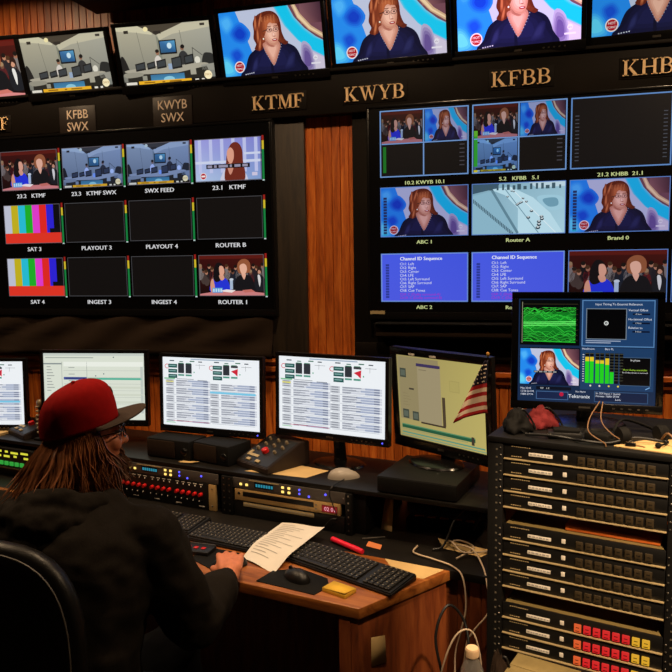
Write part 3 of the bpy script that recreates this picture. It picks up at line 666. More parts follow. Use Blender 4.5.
# boarded wall: one sheet with V grooves every 42.5 mm
prof = []; x = -4.59; p = 0.0425
k0 = math.floor(-4.59/p)
for k in range(k0, int(2.59/p)+1):
    xg = k*p
    prof += [(xg-0.0030, WY), (xg-.0008, WY+0.006), (xg+.0008, WY+.006), (xg+0.0030, WY), (xg+p*0.5, WY)]
prof = [q for q in prof if -4.6 <= q[0] <= 2.6]
bm = B()
a = [bm.verts.new((x, y, 0)) for x, y in prof]; b = [bm.verts.new((x, y, CEIL)) for x, y in prof]
for i in range(len(prof)-1): bm.faces.new((a[i], a[i+1], b[i+1], b[i]))
b0 = bm.verts.new((prof[-1][0], WY+0.09, 0)); b1 = bm.verts.new((prof[0][0], WY+0.09, 0)); b2 = bm.verts.new((prof[0][0], WY+0.09, CEIL)); b3 = bm.verts.new((prof[-1][0], WY+0.09, CEIL))
bm.faces.new((b0, b1, b2, b3)); bm.faces.new((a[-1], b0, b3, b[-1])); bm.faces.new((b1, a[0], b[0], b2))
structure('wall_back', bm, 'wall', 20)
# chair rail: two stepped mouldings
bm = B()
prism_pts = [(0, 1.135), (-0.012, 1.138), (-0.016, 1.15), (-0.012, 1.162), (-0.018, 1.17), (-0.03, 1.176), (-0.03, 1.196), (-0.022, 1.205), (-0.034, 1.214), (-0.04, 1.226), (-0.034, 1.24), (0, 1.244)]
t0 = [bm.verts.new((-4.59, WY+y, z)) for y, z in prism_pts]; t1 = [bm.verts.new((2.59, WY+y, z)) for y, z in prism_pts]
for i in range(len(t0)-1): bm.faces.new((t0[i], t0[i+1], t1[i+1], t1[i]))
bm.faces.new(t0); bm.faces.new(t1[::-1])
structure('trim_1', bm, 'rail', 30)
bm = B(); box(bm, -4.59, 2.59, WY-0.015, WY+0.0, 0, 0.11, 0.004); structure('baseboard_back', bm, 'rail')

# ceiling downlights (above the frame): can, trim ring, lamp
def downlight(x, y, power, label, size=0.16, color=(1, .70, .42), spread=150):
    t = thing('ceiling_downlight', label, 'ceiling light', (x, y, CEIL))
    bm = B(); lathe(bm, [(0.10, -0.012), (0.125, -0.010), (0.128, 0.0), (0.10, 0.0)], n=32)
    obj('trim_ring', bm, pbr('downlight_trim', (200, 196, 188), 0.5), t)
    bm = B(); lathe(bm, [(0.095, -0.006), (0.095, -0.003)], n=32); obj('diffuser', bm, glow('downlight_diffuser', (255, 190, 120), 3.0), t)
    ld = bpy.data.lights.new('downlight_lamp', 'AREA'); ld.shape = 'DISK'; ld.size = size; ld.energy = power; ld.color = color; ld.spread = rad(spread)
    lo = bpy.data.objects.new('downlight_lamp', ld); link(lo, t); lo.location = (0, 0, -0.016)
downlight(1.10, 2.25, 36, 'round warm downlight in the ceiling nearest the wall beyond the equipment rack')
downlight(-0.75, 2.25, 25, 'round warm downlight in the ceiling between the two large televisions')
downlight(-2.75, 2.66, 21, 'round warm downlight in the ceiling above the television with colour bars')
downlight(-2.45, 1.75, 13, 'round warm downlight in the ceiling above the seated person', spread=100)
def spotlight(x, y, aim, power, cone, label):
    t = thing('ceiling_spotlight', label, 'spotlight', (x, y, CEIL))
    d = (V(aim)-V((x, y, CEIL-.16))).normalized()
    p = V((0, 0, -.16)); q = d.to_track_quat('-Z', 'Y').to_matrix().to_4x4()
    bm = B(); rod(bm, (0, 0, 0), (0, 0, -.012), .06); rod(bm, (0, 0, -.012), (0, 0, -.11), .009); obj('stem', bm, 'powder', t)
    bm = B(); lathe(bm, [(.001, .07), (.04, .07), (.05, .05), (.055, -.06), (.05, -.06), (.045, .03), (.001, .03)], n=28); bm.transform(Matrix.Translation(p) @ q); obj('shade', bm, 'powder', t)
    bm = B(); ball(bm, (0, 0, 0.0), .03); bm.transform(Matrix.Translation(p) @ q); obj('bulb', bm, glow('bulb_glow', (255, 190, 120), 3.0), t)
    ld = bpy.data.lights.new('spotlight_lamp', 'SPOT'); ld.energy = power; ld.spot_size = rad(cone); ld.spot_blend = .6; ld.shadow_soft_size = .05; ld.color = (1, .72, .45)
    lo = bpy.data.objects.new('spotlight_lamp', ld); link(lo, t); lo.matrix_local = Matrix.Translation(p+d*.08) @ q
spotlight(.70, .15, (.24, 1.95, .95), 620, 21, 'black ceiling spotlight aimed at the equipment rack')
spotlight(-.05, .85, (-.70, 2.50, .78), 110, 34, 'black ceiling spotlight aimed at the desk and the audio units')

# ------------------------------------------------------------------ boards behind the televisions
bm = B(); box(bm, -4.5, 2.5, WY-0.065, WY, 2.428, 2.632, 0.004)
box(bm, -4.5, 2.5, WY-0.085, WY-0.065, 2.618, 2.634, 0.003)
structure('trim_2', bm, 'blackboard')
bm = B(); box(bm, -4.2, -1.066, WY-0.03, WY, 1.255, 2.43, 0.003); structure('trim_3', bm, 'brownboard')
bm = B(); box(bm, -0.825, 2.3, WY-0.03, WY, 1.255, 2.43, 0.003); structure('trim_4', bm, 'blackboard')

# ------------------------------------------------------------------ lettering
def G_K(): return [[(.1, 0), (.26, 0), (.26, 1), (.1, 1)], [(0, 0), (.36, 0), (.36, .05), (0, .05)], [(0, .95), (.36, .95), (.36, 1), (0, 1)], [(.26, .38), (.34, .46), (.78, .97), (.68, .97)], [(.34, .47), (.45, .58), (.88, .03), (.68, .03)], [(.56, 0), (.96, 0), (.96, .05), (.56, .05)], [(.56, .95), (.88, .95), (.88, 1), (.56, 1)]], .96
def G_T(): return [[(.36, 0), (.52, 0), (.52, 1), (.36, 1)], [(.22, 0), (.66, 0), (.66, .05), (.22, .05)], [(.02, .93), (.86, .93), (.86, 1), (.02, 1)], [(0, .72), (.04, .72), (.12, .95), (.02, 1)], [(.84, .72), (.88, .72), (.86, 1), (.76, .95)]], .88
def G_M(): return [[(.12, 0), (.17, 0), (.17, 1), (.12, 1)], [(0, 0), (.3, 0), (.3, .05), (0, .05)], [(0, .95), (.3, .95), (.3, 1), (0, 1)], [(.12, 1), (.3, 1), (.62, .1), (.52, 0)], [(.52, 0), (.58, .0), (.9, 1), (.83, 1)], [(.83, 0), (.99, 0), (.99, 1), (.83, 1)], [(.74, 0), (1.1, 0), (1.1, .05), (.74, .05)], [(.83, .95), (1.1, .95), (1.1, 1), (.83, 1)]], 1.1
def G_F(): return [[(.1, 0), (.26, 0), (.26, 1), (.1, 1)], [(0, 0), (.4, 0), (.4, .05), (0, .05)], [(0, .94), (.74, .94), (.74, 1), (0, 1)], [(.7, .74), (.74, .74), (.74, 1), (.6, .95)], [(.26, .48), (.54, .48), (.54, .54), (.26, .54)], [(.5, .38), (.54, .38), (.54, .64), (.5, .64)]], .76
def G_W(): return [[(.06, 1), (.23, 1), (.46, .12), (.4, 0)], [(.4, 0), (.45, 0), (.66, .86), (.6, .9)], [(.52, 1), (.68, 1), (.92, .12), (.86, 0)], [(.86, 0), (.91, 0), (1.16, 1), (1.1, 1)], [(-.02, .95), (.34, .95), (.34, 1), (-.02, 1)], [(.44, .95), (.78, .95), (.78, 1), (.44, 1)], [(.98, .95), (1.26, .95), (1.26, 1), (.98, 1)]], 1.24
def G_Y(): return [[(.38, 0), (.54, 0), (.54, .48), (.38, .48)], [(.26, 0), (.66, 0), (.66, .05), (.26, .05)], [(.06, 1), (.24, 1), (.54, .42), (.38, .42)], [(.48, .44), (.54, .44), (.84, 1), (.77, 1)], [(0, .95), (.34, .95), (.34, 1), (0, 1)], [(.64, .95), (.94, .95), (.94, 1), (.64, 1)]], .92
def bowl(x, y0, y1, xr, t, n=10):
    yc = (y0+y1)/2; ry = (y1-y0)/2; out = []
    O = [(x+(xr-x)*sin(pi*k/n), yc-ry*cos(pi*k/n)) for k in range(n+1)]; I = [(x+(xr-x-t)*sin(pi*k/n), yc-(ry-.05)*cos(pi*k/n)) for k in range(n+1)]
    return [[O[k], O[k+1], I[k+1], I[k]] for k in range(n)]
def G_B(): return [[(.1, 0), (.26, 0), (.26, 1), (.1, 1)], [(0, 0), (.42, 0), (.42, .05), (0, .05)], [(0, .95), (.4, .95), (.4, 1), (0, 1)], [(.26, .5), (.42, .5), (.42, .55), (.26, .55)]]+bowl(.4, .5, 1.0, .72, .15)+bowl(.4, 0, .55, .8, .16), .82
def G_H(): return [[(.1, 0), (.26, 0), (.26, 1), (.1, 1)], [(.7, 0), (.86, 0), (.86, 1), (.7, 1)], [(.26, .47), (.7, .47), (.7, .53), (.26, .53)]]+[[(x, y), (x+.36, y), (x+.36, y+.05), (x, y+.05)] for x in (0, .6) for y in (0, .95)], .96
GL = dict(K=G_K, T=G_T, M=G_M, F=G_F, W=G_W, Y=G_Y, B=G_B, H=G_H)
FY = WY-0.065
def serif_sign(word, x0, x1, z, h, label):
    adv = []; tot = 0
    for ch in word:
        P, w = GL[ch](); adv.append((P, tot)); tot += w+.07
    tot -= .07; s = (x1-x0)/tot
    t = thing('station_sign', label, 'sign', ((x0+x1)/2, FY, z), group='raised letter signs along the fascia')
    bm = B(); box(bm, -(x1-x0)/2-.012, (x1-x0)/2+.012, -0.003, 0, -.012, h+.012, .001); obj('backplate', bm, 'blackboard', t)
    bm = B()
    for P, o in adv:
        for q in P: prism(bm, [((px+o)*s-(x1-x0)/2, pz*h) for px, pz in q], -.003, -.011)
    obj('lettering', bm, 'goldletter', t, 30)
serif_sign('KTMF', -2.975, -2.712, 2.462, 0.066, 'gold letter sign cut off by the edge, beside the brown plates')
serif_sign('KTMF', -1.313, -1.049, 2.468, 0.066, 'gold letter sign ending in F, above the board edge between the two televisions')
serif_sign('KWYB', -0.848, -0.563, 2.477, 0.066, 'gold letter sign with W and Y, over the corner of the television with blue tiles')
serif_sign('KFBB', -0.172, 0.083, 2.493, 0.066, 'gold letter sign with a double B, centred above the television with blue tiles')
serif_sign('KHBB', 0.375, 0.64, 2.498, 0.066, 'gold letter sign beginning K H, last sign past the double B')
def plate_sign(l1, l2, x, z, label):
    t = thing('name_plate', label, 'sign', (x, FY, z), group='brown name plates on the fascia')
    bm = B(); box(bm, -.108, .108, -.004, 0, -.075, .075, .0015); obj('backplate', bm, 'plate', t)
    for k, w in enumerate((l1, l2)):
        bm = letter_bm(w, .045, .002); bm.transform(Matrix.Translation((0, -.004, .012-k*.062)) @ Matrix.Diagonal((.9, 1, 1, 1))); obj('lettering', bm, 'paleletter', t, 0)
plate_sign('KFBB', 'SWX', -2.292, 2.481, 'brown plate with pale letters starting KF, under a newsroom monitor')
plate_sign('KWYB', 'SWX', -1.744, 2.493, 'brown plate with pale letters starting KW, under a newsroom monitor')

# ------------------------------------------------------------------ big televisions
def television(name, x0, x1, z0, z1, label):
    w, h = x1-x0, z1-z0
    t = thing(name, label, 'television', ((x0+x1)/2, WY-0.03, (z0+z1)/2))
    bm = B(); box(bm, -w/2, w/2, -0.05, 0, -h/2, h/2, .006); obj('housing', bm, 'plastic', t)
    b = 0.012
    bm = B()
    for a in ((-w/2, w/2, h/2-b, h/2), (-w/2, w/2, -h/2, -h/2+.035), (-w/2, -w/2+b, -h/2+.035, h/2-b), (w/2-b, w/2, -h/2+.035, h/2-b)):
        box(bm, a[0], a[1], -.056, -.0502, a[2], a[3], .0015)
    obj('bezel', bm, 'gloss', t)
    bm = B(); box(bm, -w/2+b, w/2-b, -.0525, -.0505, -h/2+.035, h/2-b); g = obj('screen', bm, 'glass', t, 0)
    return t, g, (x0+x1)/2, (z0+z1)/2
TL, TLs, cx, cz = television('television', -2.86, -1.212, 1.462, 2.422, 'large wall television showing colour bars and a grid of small pictures')
DY = -.0532
def tile(screen, cx, cz, x0, x1, z0, z1, fn, mat='scr_tv', border=None, meter=None, txt=None, tcol=(220, 220, 222), th=.024, tdz=.0, tx=None):
    w, h = x1-x0, z1-z0
    c = Canvas(w, h, (x0+x1)/2-cx, (z0+z1)/2-cz)
    fn(c)
    if border: c.frame(0, 0, 1, 1, .014, border, 18)
    if meter:
        a = 1+.012; b = a+.03
        c.poly([(a, -.02), (b, -.02), (b, .1), (a, .1)], None, 0, [(150, 30, 24)]*4); c.poly([(a, .1), (b, .1), (b, .3), (a, .3)], None, 0, [(210, 186, 44)]*4); c.poly([(a, .3), (b, .3), (b, 1.0), (a, 1.0)], None, 0, [(20, 128, 62)]*4)
        c.poly([(a, 1.0), (b, 1.0), (b, 1.03), (a, 1.03)], None, 0, [(190, 210, 210)]*4)
    if txt:
        vs, fs, ww = text_mesh(txt); k = th/.7/h; kx = th*1.18/.7/w
        xx = (tx if tx is not None else .5)-ww*kx/2
        for dx in (0, .0016/w):
            for f in fs: c.poly([(xx+dx+vs[i][0]*kx, 1.03+(th+.014+tdz)/h-vs[i][1]*k) for i in f], None, 1, [tcol]*len(f))
    return c.done('picture_tile', mat, screen, Matrix.Translation((0, DY, 0)))
rowsL = (2.343, 2.058, 1.772); hL = .207
txL = [['23.2   KTMF', '23.3   KTMF SWX', 'SWX FEED', '23.1   KTMF'], ['SAT 3', 'PLAYOUT 3', 'PLAYOUT 4', 'ROUTER B'], ['SAT 4', 'INGEST 3', 'INGEST 4', 'ROUTER 1']]
dim = lambda f, g: (lambda c: f(c.sub(0, 0, 1, 1, 0, g)))
fnL = [[dim(pic_panel, (.9, .9, 1)), lambda c: pic_newsroom(c.sub(0, 0, 1, 1, 0, (.72, .8, .92)), True), lambda c: pic_newsroom(c.sub(0, 0, 1, 1, 0, (.72, .8, .92)), True), pic_interview], [pic_bars, pic_blank, pic_blank, pic_blank], [pic_bars, pic_blank, pic_blank, pic_panel]]
for r_ in range(3):
    for c_ in range(4):
        x0 = -2.768+.3822*c_
        blank = fnL[r_][c_] is pic_blank
        tile(TLs, cx, cz, x0, x0+.352, rowsL[r_]-hL, rowsL[r_], fnL[r_][c_], border=(74, 74, 78) if blank else (96, 90, 96), meter=True, txt=txL[r_][c_], th=.021)
TR, TRs, cx, cz = television('television', -.742, 1.02, 1.452, 2.446, 'large wall television showing blue text tiles, a road camera and three empty frames')
bm = B(); box(bm, -.871, -.80, -.0575, -.0565, -.472, -.456); obj('badge', bm, 'lip', TR, label='small pale badge')
rowsR = ((2.421, .304), (2.071, .230), (1.764, .228))
def pic_empty4(c):
    c.rect(0, 0, 1, 1, (13, 12, 14), 0)
    for q in (.045, .915):
        for k in range(13): c.rect(q, .25+.052*k, q+.04, .262+.052*k, (70, 74, 84), 1)
    c.frame(0, 0, 1, 1, .018, (96, 140, 200), 3)
fnR = [[lambda c: pic_quad(c, 0), lambda c: pic_quad(c, 1), pic_empty4, pic_empty4], [dim(pic_host, (.62, .62, .82)), pic_traffic, dim(pic_host, (.68, .66, .86)), pic_blank], [pic_chanid, pic_chanid, dim(pic_panel, (.8, .8, .9)), pic_blank]]
txR = [['10.2 KWYB 10.1', '5.2   KFBB   5.1', '21.2 KHBB  21.1', ''], ['ABC 1', 'Router A', 'Brand 0', ''], ['ABC 2', 'Router B', '', '']]
def withbars(f):
    def g(c):
        f(c)
        for k in range(13): c.rect(.035, .2+.058*k, .075, .245+.058*k, (30, 40, 90), 13)
        c.rect(.035, .93, .075, .97, (40, 150, 190), 13)
    return g
for r_ in range(3):
    z, hh = rowsR[r_]
    for c_ in range(4):
        x0 = -.678+.4235*c_; f = fnR[r_][c_]
        if r_ == 1 and c_ in (0, 2): f = withbars(f)
        tile(TRs, cx, cz, x0, x0+.408, z-hh, z, f, border=(90, 128, 200) if r_ else None, txt=txR[r_][c_], tcol=(196, 206, 140), th=.0165, tdz=-.004)
# drape hanging under the left television
bm = B(); n = 90
rows = []
for j in range(9):
    z = 1.47-.215*j/8; row = []
    for i in range(n+1):
        u = i/n; x = -3.6+(3.6-1.235)*u
        sag = .012*sin(u*9+1)+.02*noise.noise(V((u*7, j*.35, 1)))
        y = WY-.062-.028*(j/8)**.6-.016*noise.noise(V((u*13+j*.5, j*.25, 3)))-.01*sin(u*40+j*.8)
        zz = z+(sag*.5 if j > 0 else 0)-(.02*noise.noise(V((u*5, 9, 2))) if j == 8 else 0)
        row.append(bm.verts.new((x, min(y, WY-.04), zz)))
    rows.append(row)
for r0, r1 in zip(rows, rows[1:]):
    for i in range(n): bm.faces.new((r0[i], r0[i+1], r1[i+1], r1[i]))
ob = tag(obj('cloth_drape', bm, 'cloth', None, 80), 'black cloth drape hanging below the television with colour bars', 'drape')
md = ob.modifiers.new('thickness', 'SOLIDIFY'); md.thickness = .004
# black ledge and speaker bar below the right television
t = thing('sound_bar', 'long black speaker bar below the television with the blue text tiles', 'speaker', (0.12, WY-.03, 1.395))
bm = B(); box(bm, -.83, .9, -.085, 0, -.03, .045, .012); obj('body', bm, 'matte', t)
bm = B(); box(bm, -.82, .89, -.088, -.084, -.02, .03, .002); obj('grille', bm, 'cloth', t)
bm = B(); box(bm, -.83, .9, -.11, -.086, .036, .041, .002); obj('lip', bm, 'gloss', t)
bm = B(); box(bm, -.815, 1.9, WY-.062, WY-.03, 1.262, 1.335, .004); tag(obj('ledge_box', bm, 'blackboard'), 'low black boxed ledge under the speaker bar behind the monitors', 'ledge')

# ------------------------------------------------------------------ monitors
def monitor_head(t, w, h, fn, tiltM, bez=.022, bot=.036, mat='scr_hi', depth=.028, led=None, brand=True, frame_mat='gloss', screen_name='screen'):
    W, H = w+2*bez, h+bez+bot
    zc = (bez-bot)/2
    bm = B(); box(bm, -W/2, W/2, .004, depth, zc-H/2, zc+H/2, .004); box(bm, -W*.3, W*.3, depth-.002, depth+.028, zc-H*.3, zc+H*.3, .012)
    bm.transform(tiltM); obj('back_shell', bm, 'plastic', t)
    bm = B()
    for a in ((-W/2, W/2, h/2, h/2+bez), (-W/2, W/2, -h/2-bot, -h/2), (-W/2, -w/2, -h/2, h/2), (w/2, W/2, -h/2, h/2)): box(bm, a[0], a[1], -.006, .0038, a[2], a[3], .0016)
    bm.transform(tiltM); obj('bezel', bm, frame_mat, t)
    c = Canvas(w, h); fn(c); s = c.done(screen_name, mat, t, tiltM)
    if brand:
        bm = B(); box(bm, -.016, .016, -.0066, -.0062, -h/2-bot*.62, -h/2-bot*.4); bm.transform(tiltM); obj('maker_badge', bm, 'metal', t)
        bm = B()
        for k in range(5): box(bm, w*.2+.022*k, w*.2+.022*k+.007, -.0066, -.0062, -h/2-bot*.58, -h/2-bot*.44)
        bm.transform(tiltM); obj('control_buttons', bm, 'metal', t)
    if led:
        bm = B(); ball(bm, (w/2-.01, -.0065, -h/2-bot*.5), .0035, n=8); bm.transform(tiltM); obj('power_light', bm, led, t)
def wall_monitor(x, y, z, w, h, fn, label, gain=(1, 1, 1), tilt=14.5, yaw=0):
    t = thing('wall_monitor', label, 'monitor', (x, y, z), rad(yaw), 'tilted monitors in a row on top of the fascia')
    R = Matrix.Rotation(rad(tilt), 4, 'X')
    monitor_head(t, w, h, dim(fn, gain), R, bez=.021, bot=.04, mat='scr_up')
    bm = B(); rod(bm, R @ V((0, .05, 0)), (0, WY-y-.02, -.02), .02); box(bm, -.08, .08, WY-y-.02, WY-y, -.08, .06, .004); obj('wall_bracket', bm, 'powder', t)
UY = 3.335
wall_monitor(-2.848, UY, 2.763, .509, .286, pic_panel, 'upper row monitor cut off by the picture edge, showing an audience', (1.15, 1.15, 1.1), 15.5, 2.5)
wall_monitor(-2.308, UY, 2.761, .478, .269, pic_newsroom, 'upper row monitor with a newsroom, directly above the plate starting KF', (.95, .95, .95), 17, 2.5)
wall_monitor(-1.743, UY, 2.759, .486, .273, pic_newsroom, 'upper row monitor with a newsroom, directly above the plate starting KW', (.98, .98, .98), 16.7, 3.6)
wall_monitor(-1.190, UY, 2.774, .509, .286, pic_host, 'upper row monitor showing the host, right beside a newsroom picture', (.92, .95, .95), 14, -1.5)
wall_monitor(-0.628, UY, 2.797, .520, .2925, pic_host, 'upper row monitor showing the host, above the gold letters with W and Y', (.95, .97, .97), 14, -2.5)
wall_monitor(-0.060, UY, 2.805, .522, .294, pic_host, 'upper row monitor showing the host over-bright and pinkish, above the double B letters', (1.5, 1.2, 1.6), 14, -3)
wall_monitor(0.503, UY, 2.812, .515, .290, pic_host, 'dimmer upper row monitor showing the host, above the letters beginning K H', (.75, .82, .8), 14, -3)
# dark cabinet bolted to the wall over the second monitor
t = thing('wall_speaker', 'dark wall mounted loudspeaker cabinet over the newsroom monitors, cut by the top edge', 'speaker', (-1.86, 3.30, 3.125))
bm = B(); box(bm, -.30, .30, -.14, .10, -.12, .16, .012); obj('cabinet', bm, 'matte', t)
bm = B(); box(bm, -.295, .295, -.148, -.138, -.105, .145, .006); obj('grille', bm, 'cloth', t)
bm = B(); box(bm, -.12, .12, .10, .15, -.06, .08, .004); obj('wall_bracket', bm, 'powder', t)
# ------------------------------------------------------------------ console (desk, counter, shelf) turned 11.5 degrees to the wall
CYAW = rad(-11.5)
CU = V((cos(CYAW), sin(CYAW), 0)); CV = V((-sin(CYAW), cos(CYAW), 0)); CO = V((-0.61, 2.55, 0))
def CN(u, v, z=0.0): return CO+CU*u+CV*v+V((0, 0, z))
def CN2(u, v): q = CN(u, v); return (q.x, q.y)
def lc(u, v, z=0.0): return V((u, v, z))
DZ, SZ = 0.70, 0.88
# wooden desk
t = thing('desk', 'oak desk with an angled end panel, where the person works', 'desk', CO, CYAW)
bm = B(); slab(bm, [(-2.3, -.515), (.238, -.515), (.406, -.146), (-2.3, -.146)], DZ-.036, DZ, .004); obj('desktop', bm, 'desk', t)
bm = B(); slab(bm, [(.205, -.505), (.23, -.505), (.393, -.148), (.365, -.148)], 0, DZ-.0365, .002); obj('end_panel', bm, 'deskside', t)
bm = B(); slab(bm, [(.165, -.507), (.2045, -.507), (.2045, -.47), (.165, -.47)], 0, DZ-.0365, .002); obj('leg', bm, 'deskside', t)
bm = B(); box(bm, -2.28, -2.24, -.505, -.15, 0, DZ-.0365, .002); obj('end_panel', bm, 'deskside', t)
# black counter along the wall, boarded front
t = thing('counter', 'black topped counter between the desk and the wall with boarded wooden front', 'counter', (0, 0, 0))
fr = [CN2(-2.6, -.1445), CN2(.56, -.1445)]
bm = B(); slab(bm, [fr[0], fr[1], (fr[1][0], 3.40), (fr[0][0], 3.40)], DZ-.03, DZ-.0005, .003); obj('countertop', bm, 'shelf', t)
bm = B()
k = .415
while k < .55:
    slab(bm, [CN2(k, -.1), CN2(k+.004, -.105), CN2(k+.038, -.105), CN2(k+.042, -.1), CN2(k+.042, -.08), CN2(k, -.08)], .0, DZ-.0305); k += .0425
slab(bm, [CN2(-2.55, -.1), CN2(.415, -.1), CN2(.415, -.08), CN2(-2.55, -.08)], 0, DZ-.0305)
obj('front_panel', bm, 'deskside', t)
bm = B(); k = .03
while k < .455:
    slab(bm, [CN2(k, .44), CN2(k+.003, .434), CN2(k+.0395, .434), CN2(k+.0425, .44), CN2(k+.0425, .455), CN2(k, .455)], DZ, SZ-.019); k += .0425
obj('back_panel', bm, 'rail', t)
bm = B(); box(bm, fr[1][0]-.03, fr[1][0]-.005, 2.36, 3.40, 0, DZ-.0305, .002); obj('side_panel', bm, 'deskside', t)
# shelf over the counter
t = thing('shelf', 'long black shelf above the counter carrying the row of monitors', 'shelf', CO, CYAW)
bm = B(); box(bm, -2.5, .50, .0, .42, SZ-.018, SZ, .003); obj('shelf_board', bm, 'shelf', t)
for u in (-2.45, -1.685, .0): 
    bm = B(); box(bm, u-.022, u+.022, .02, .40, DZ, SZ-.0185, .002); obj('upright', bm, 'powder', t)
bm = B(); box(bm, .46, .485, .24, .40, DZ, SZ-.0185, .002); obj('upright', bm, 'powder', t)

# ------------------------------------------------------------------ desk monitors
CAMP = V((0, 0, 1.75))
def desk_monitor(p, k, yaw, tilt, w, h, fn, label, basez=SZ, mat='scr_hi', led='led_blue', gain=(1, 1, 1), bez=.016, bot=.03, back=.07, base=(.12, .085), group='monitors on the long shelf', name='desk_monitor', neck=None):
    neck = back if neck is None else neck
    P = CAMP+(V(p)-CAMP)*k; w *= k; h *= k
    yw = rad(yaw); nb = V((-sin(yw), cos(yw), 0))
    basep = V((P.x, P.y, basez))
    t = thing(name, label, 'monitor', basep, yw, group)
    hz = P.z-basez
    R = Matrix.Translation((0, 0, hz)) @ Matrix.Rotation(-rad(tilt), 4, 'X')
    monitor_head(t, w, h, dim(fn, gain), R, bez=bez, bot=bot, mat=mat, led=led)
    bm = B(); q = R @ V((0, .05, -h*.15))
    tube(bm, [(0, neck+.01, .008), (0, neck+.008, .05), (0, max(q.y, .03)+.01, hz-h*.3), (0, q.y, q.z)], lambda s: .030-.008*s, n=10, flat=.5); obj('stand_neck', bm, 'gloss', t)
    bm = B(); lathe(bm, [(.001, .0125), (.055, .012), (.085, .007), (.09, .0), (.001, 0)][::-1], (0, back, 0), 32, Mx=Matrix.Diagonal((base[0]/.09, base[1]/.09, 1, 1))); obj('stand_base', bm, 'gloss', t)
    return t
desk_monitor((-2.494, 2.76, 1.146), 1.10, 10, 2.7, .474, .296, lambda c: pic_rundown(c, .62, True), 'monitor cut off by the picture edge, showing part of a white list')
desk_monitor((-1.864, 2.768, 1.196), 1.08, 7.2, 2.7, .474, .296, pic_timeline, 'monitor with a pale schedule window, partly behind the red cap', led=None)
desk_monitor((-1.297, 2.756, 1.186), 1.05, -6.9, 2.3, .474, .296, lambda c: pic_rundown(c, .47), 'monitor with a white list, standing over the two small black speakers')
desk_monitor((-.745, 2.67, 1.21), 1.05, -13.3, 2.1, .474, .296, lambda c: pic_rundown(c, None, True), 'monitor with a white list, between the red button panel and the yellowish monitor')
E_ = desk_monitor((-.328, 2.754, 1.185), 1.0, -33.7, -4.1, .44, .34, pic_editor, 'yellowish glossy monitor on a flat black box, with a small flag over it', basez=.9455, mat='scr_hi', led=None, gain=(.72, .68, .62), bez=.03, bot=.045, back=-.02, neck=.045, base=(.12, .09))
for dx in (-.13, -.02):
    bm = B(); R = Matrix.Translation((0, 0, 1.185-.9455)) @ Matrix.Rotation(rad(4.1), 4, 'X'); box(bm, dx-.016, dx+.016, -.0068, -.0061, .174, .182); bm.transform(R); obj('sticker', bm, 'white', E_, label='small white sticker on the bezel')

# ------------------------------------------------------------------ units under the shelf
def cthing(name, label, cat, u, v, z, dyaw=0, group=None): return thing(name, label, cat, CN(u, v, z), CYAW+rad(dyaw), group)
def part_box(t, name, mat, *a, bev=.001, label=None):
    bm = B(); box(bm, *a, bev); return obj(name, bm, mat, t, label=label)
def leds(t, name, mat, pts, r, y, sq=False, label=None):
    bm = B()
    for x, z in pts:
        if sq: box(bm, x-r, x+r, y-.002, y, z-r*.8, z+r*.8, r*.3)
        else: ball(bm, (x, y, z), r, (1, .5, 1), 10)
    return obj(name, bm, mat, t, label=label)
def processor(u0, u1, z0, z1, label):
    w = u1-u0; t = cthing('audio_processor', label, 'audio processor', (u0+u1)/2, .0, z0, group='audio processors right under the shelf')
    h = z1-z0
    part_box(t, 'case', 'powder', -w/2+.02, w/2-.02, .004, .30, .001, h-.001)
    part_box(t, 'faceplate', 'grey', -w/2, w/2, -.004, .0035, .0005, h-.0005)
    fx = lambda f: -w/2+f*w
    part_box(t, 'display', 'lcd_dark', fx(.22), fx(.39), -.006, -.0042, h*.28, h*.8)
    bm = B()
    for k in range(7): box(bm, fx(.235)+.012*k, fx(.235)+.012*k+.008, -.0068, -.0061, h*.4, h*.66)
    obj('display_digits', bm, 'lcd_cyan', t)
    part_box(t, 'pale_strip', 'lip', fx(.17), fx(.44), -.006, -.0042, h*.84, h*.95)
    for f in (.095, .15): leds(t, 'lit_key', 'led_amber', [(fx(f), h*.45)], .006, -.0042, True)
    for f in (.475, .53):
        for g in (.3, .7): leds(t, 'lit_key', 'led_amber', [(fx(f), h*g)], .006, -.0042, True)
    for f, g in ((.62, .7), (.62, .35), (.70, .22), (.84, .62)): leds(t, 'blue_light', 'led_blue', [(fx(f), h*g)], .0045, -.005)
    leds(t, 'rack_screw', 'metal', [(fx(.985), h*.5), (fx(.015), h*.5)], .003, -.004)
    return t
processor(-1.165, -.64, .816, .8605, 'grey audio processor with blue lights on top of the red knob mixer')
processor(-.575, -.052, .816, .8605, 'grey audio processor with blue lights on top of the champagne tape unit')
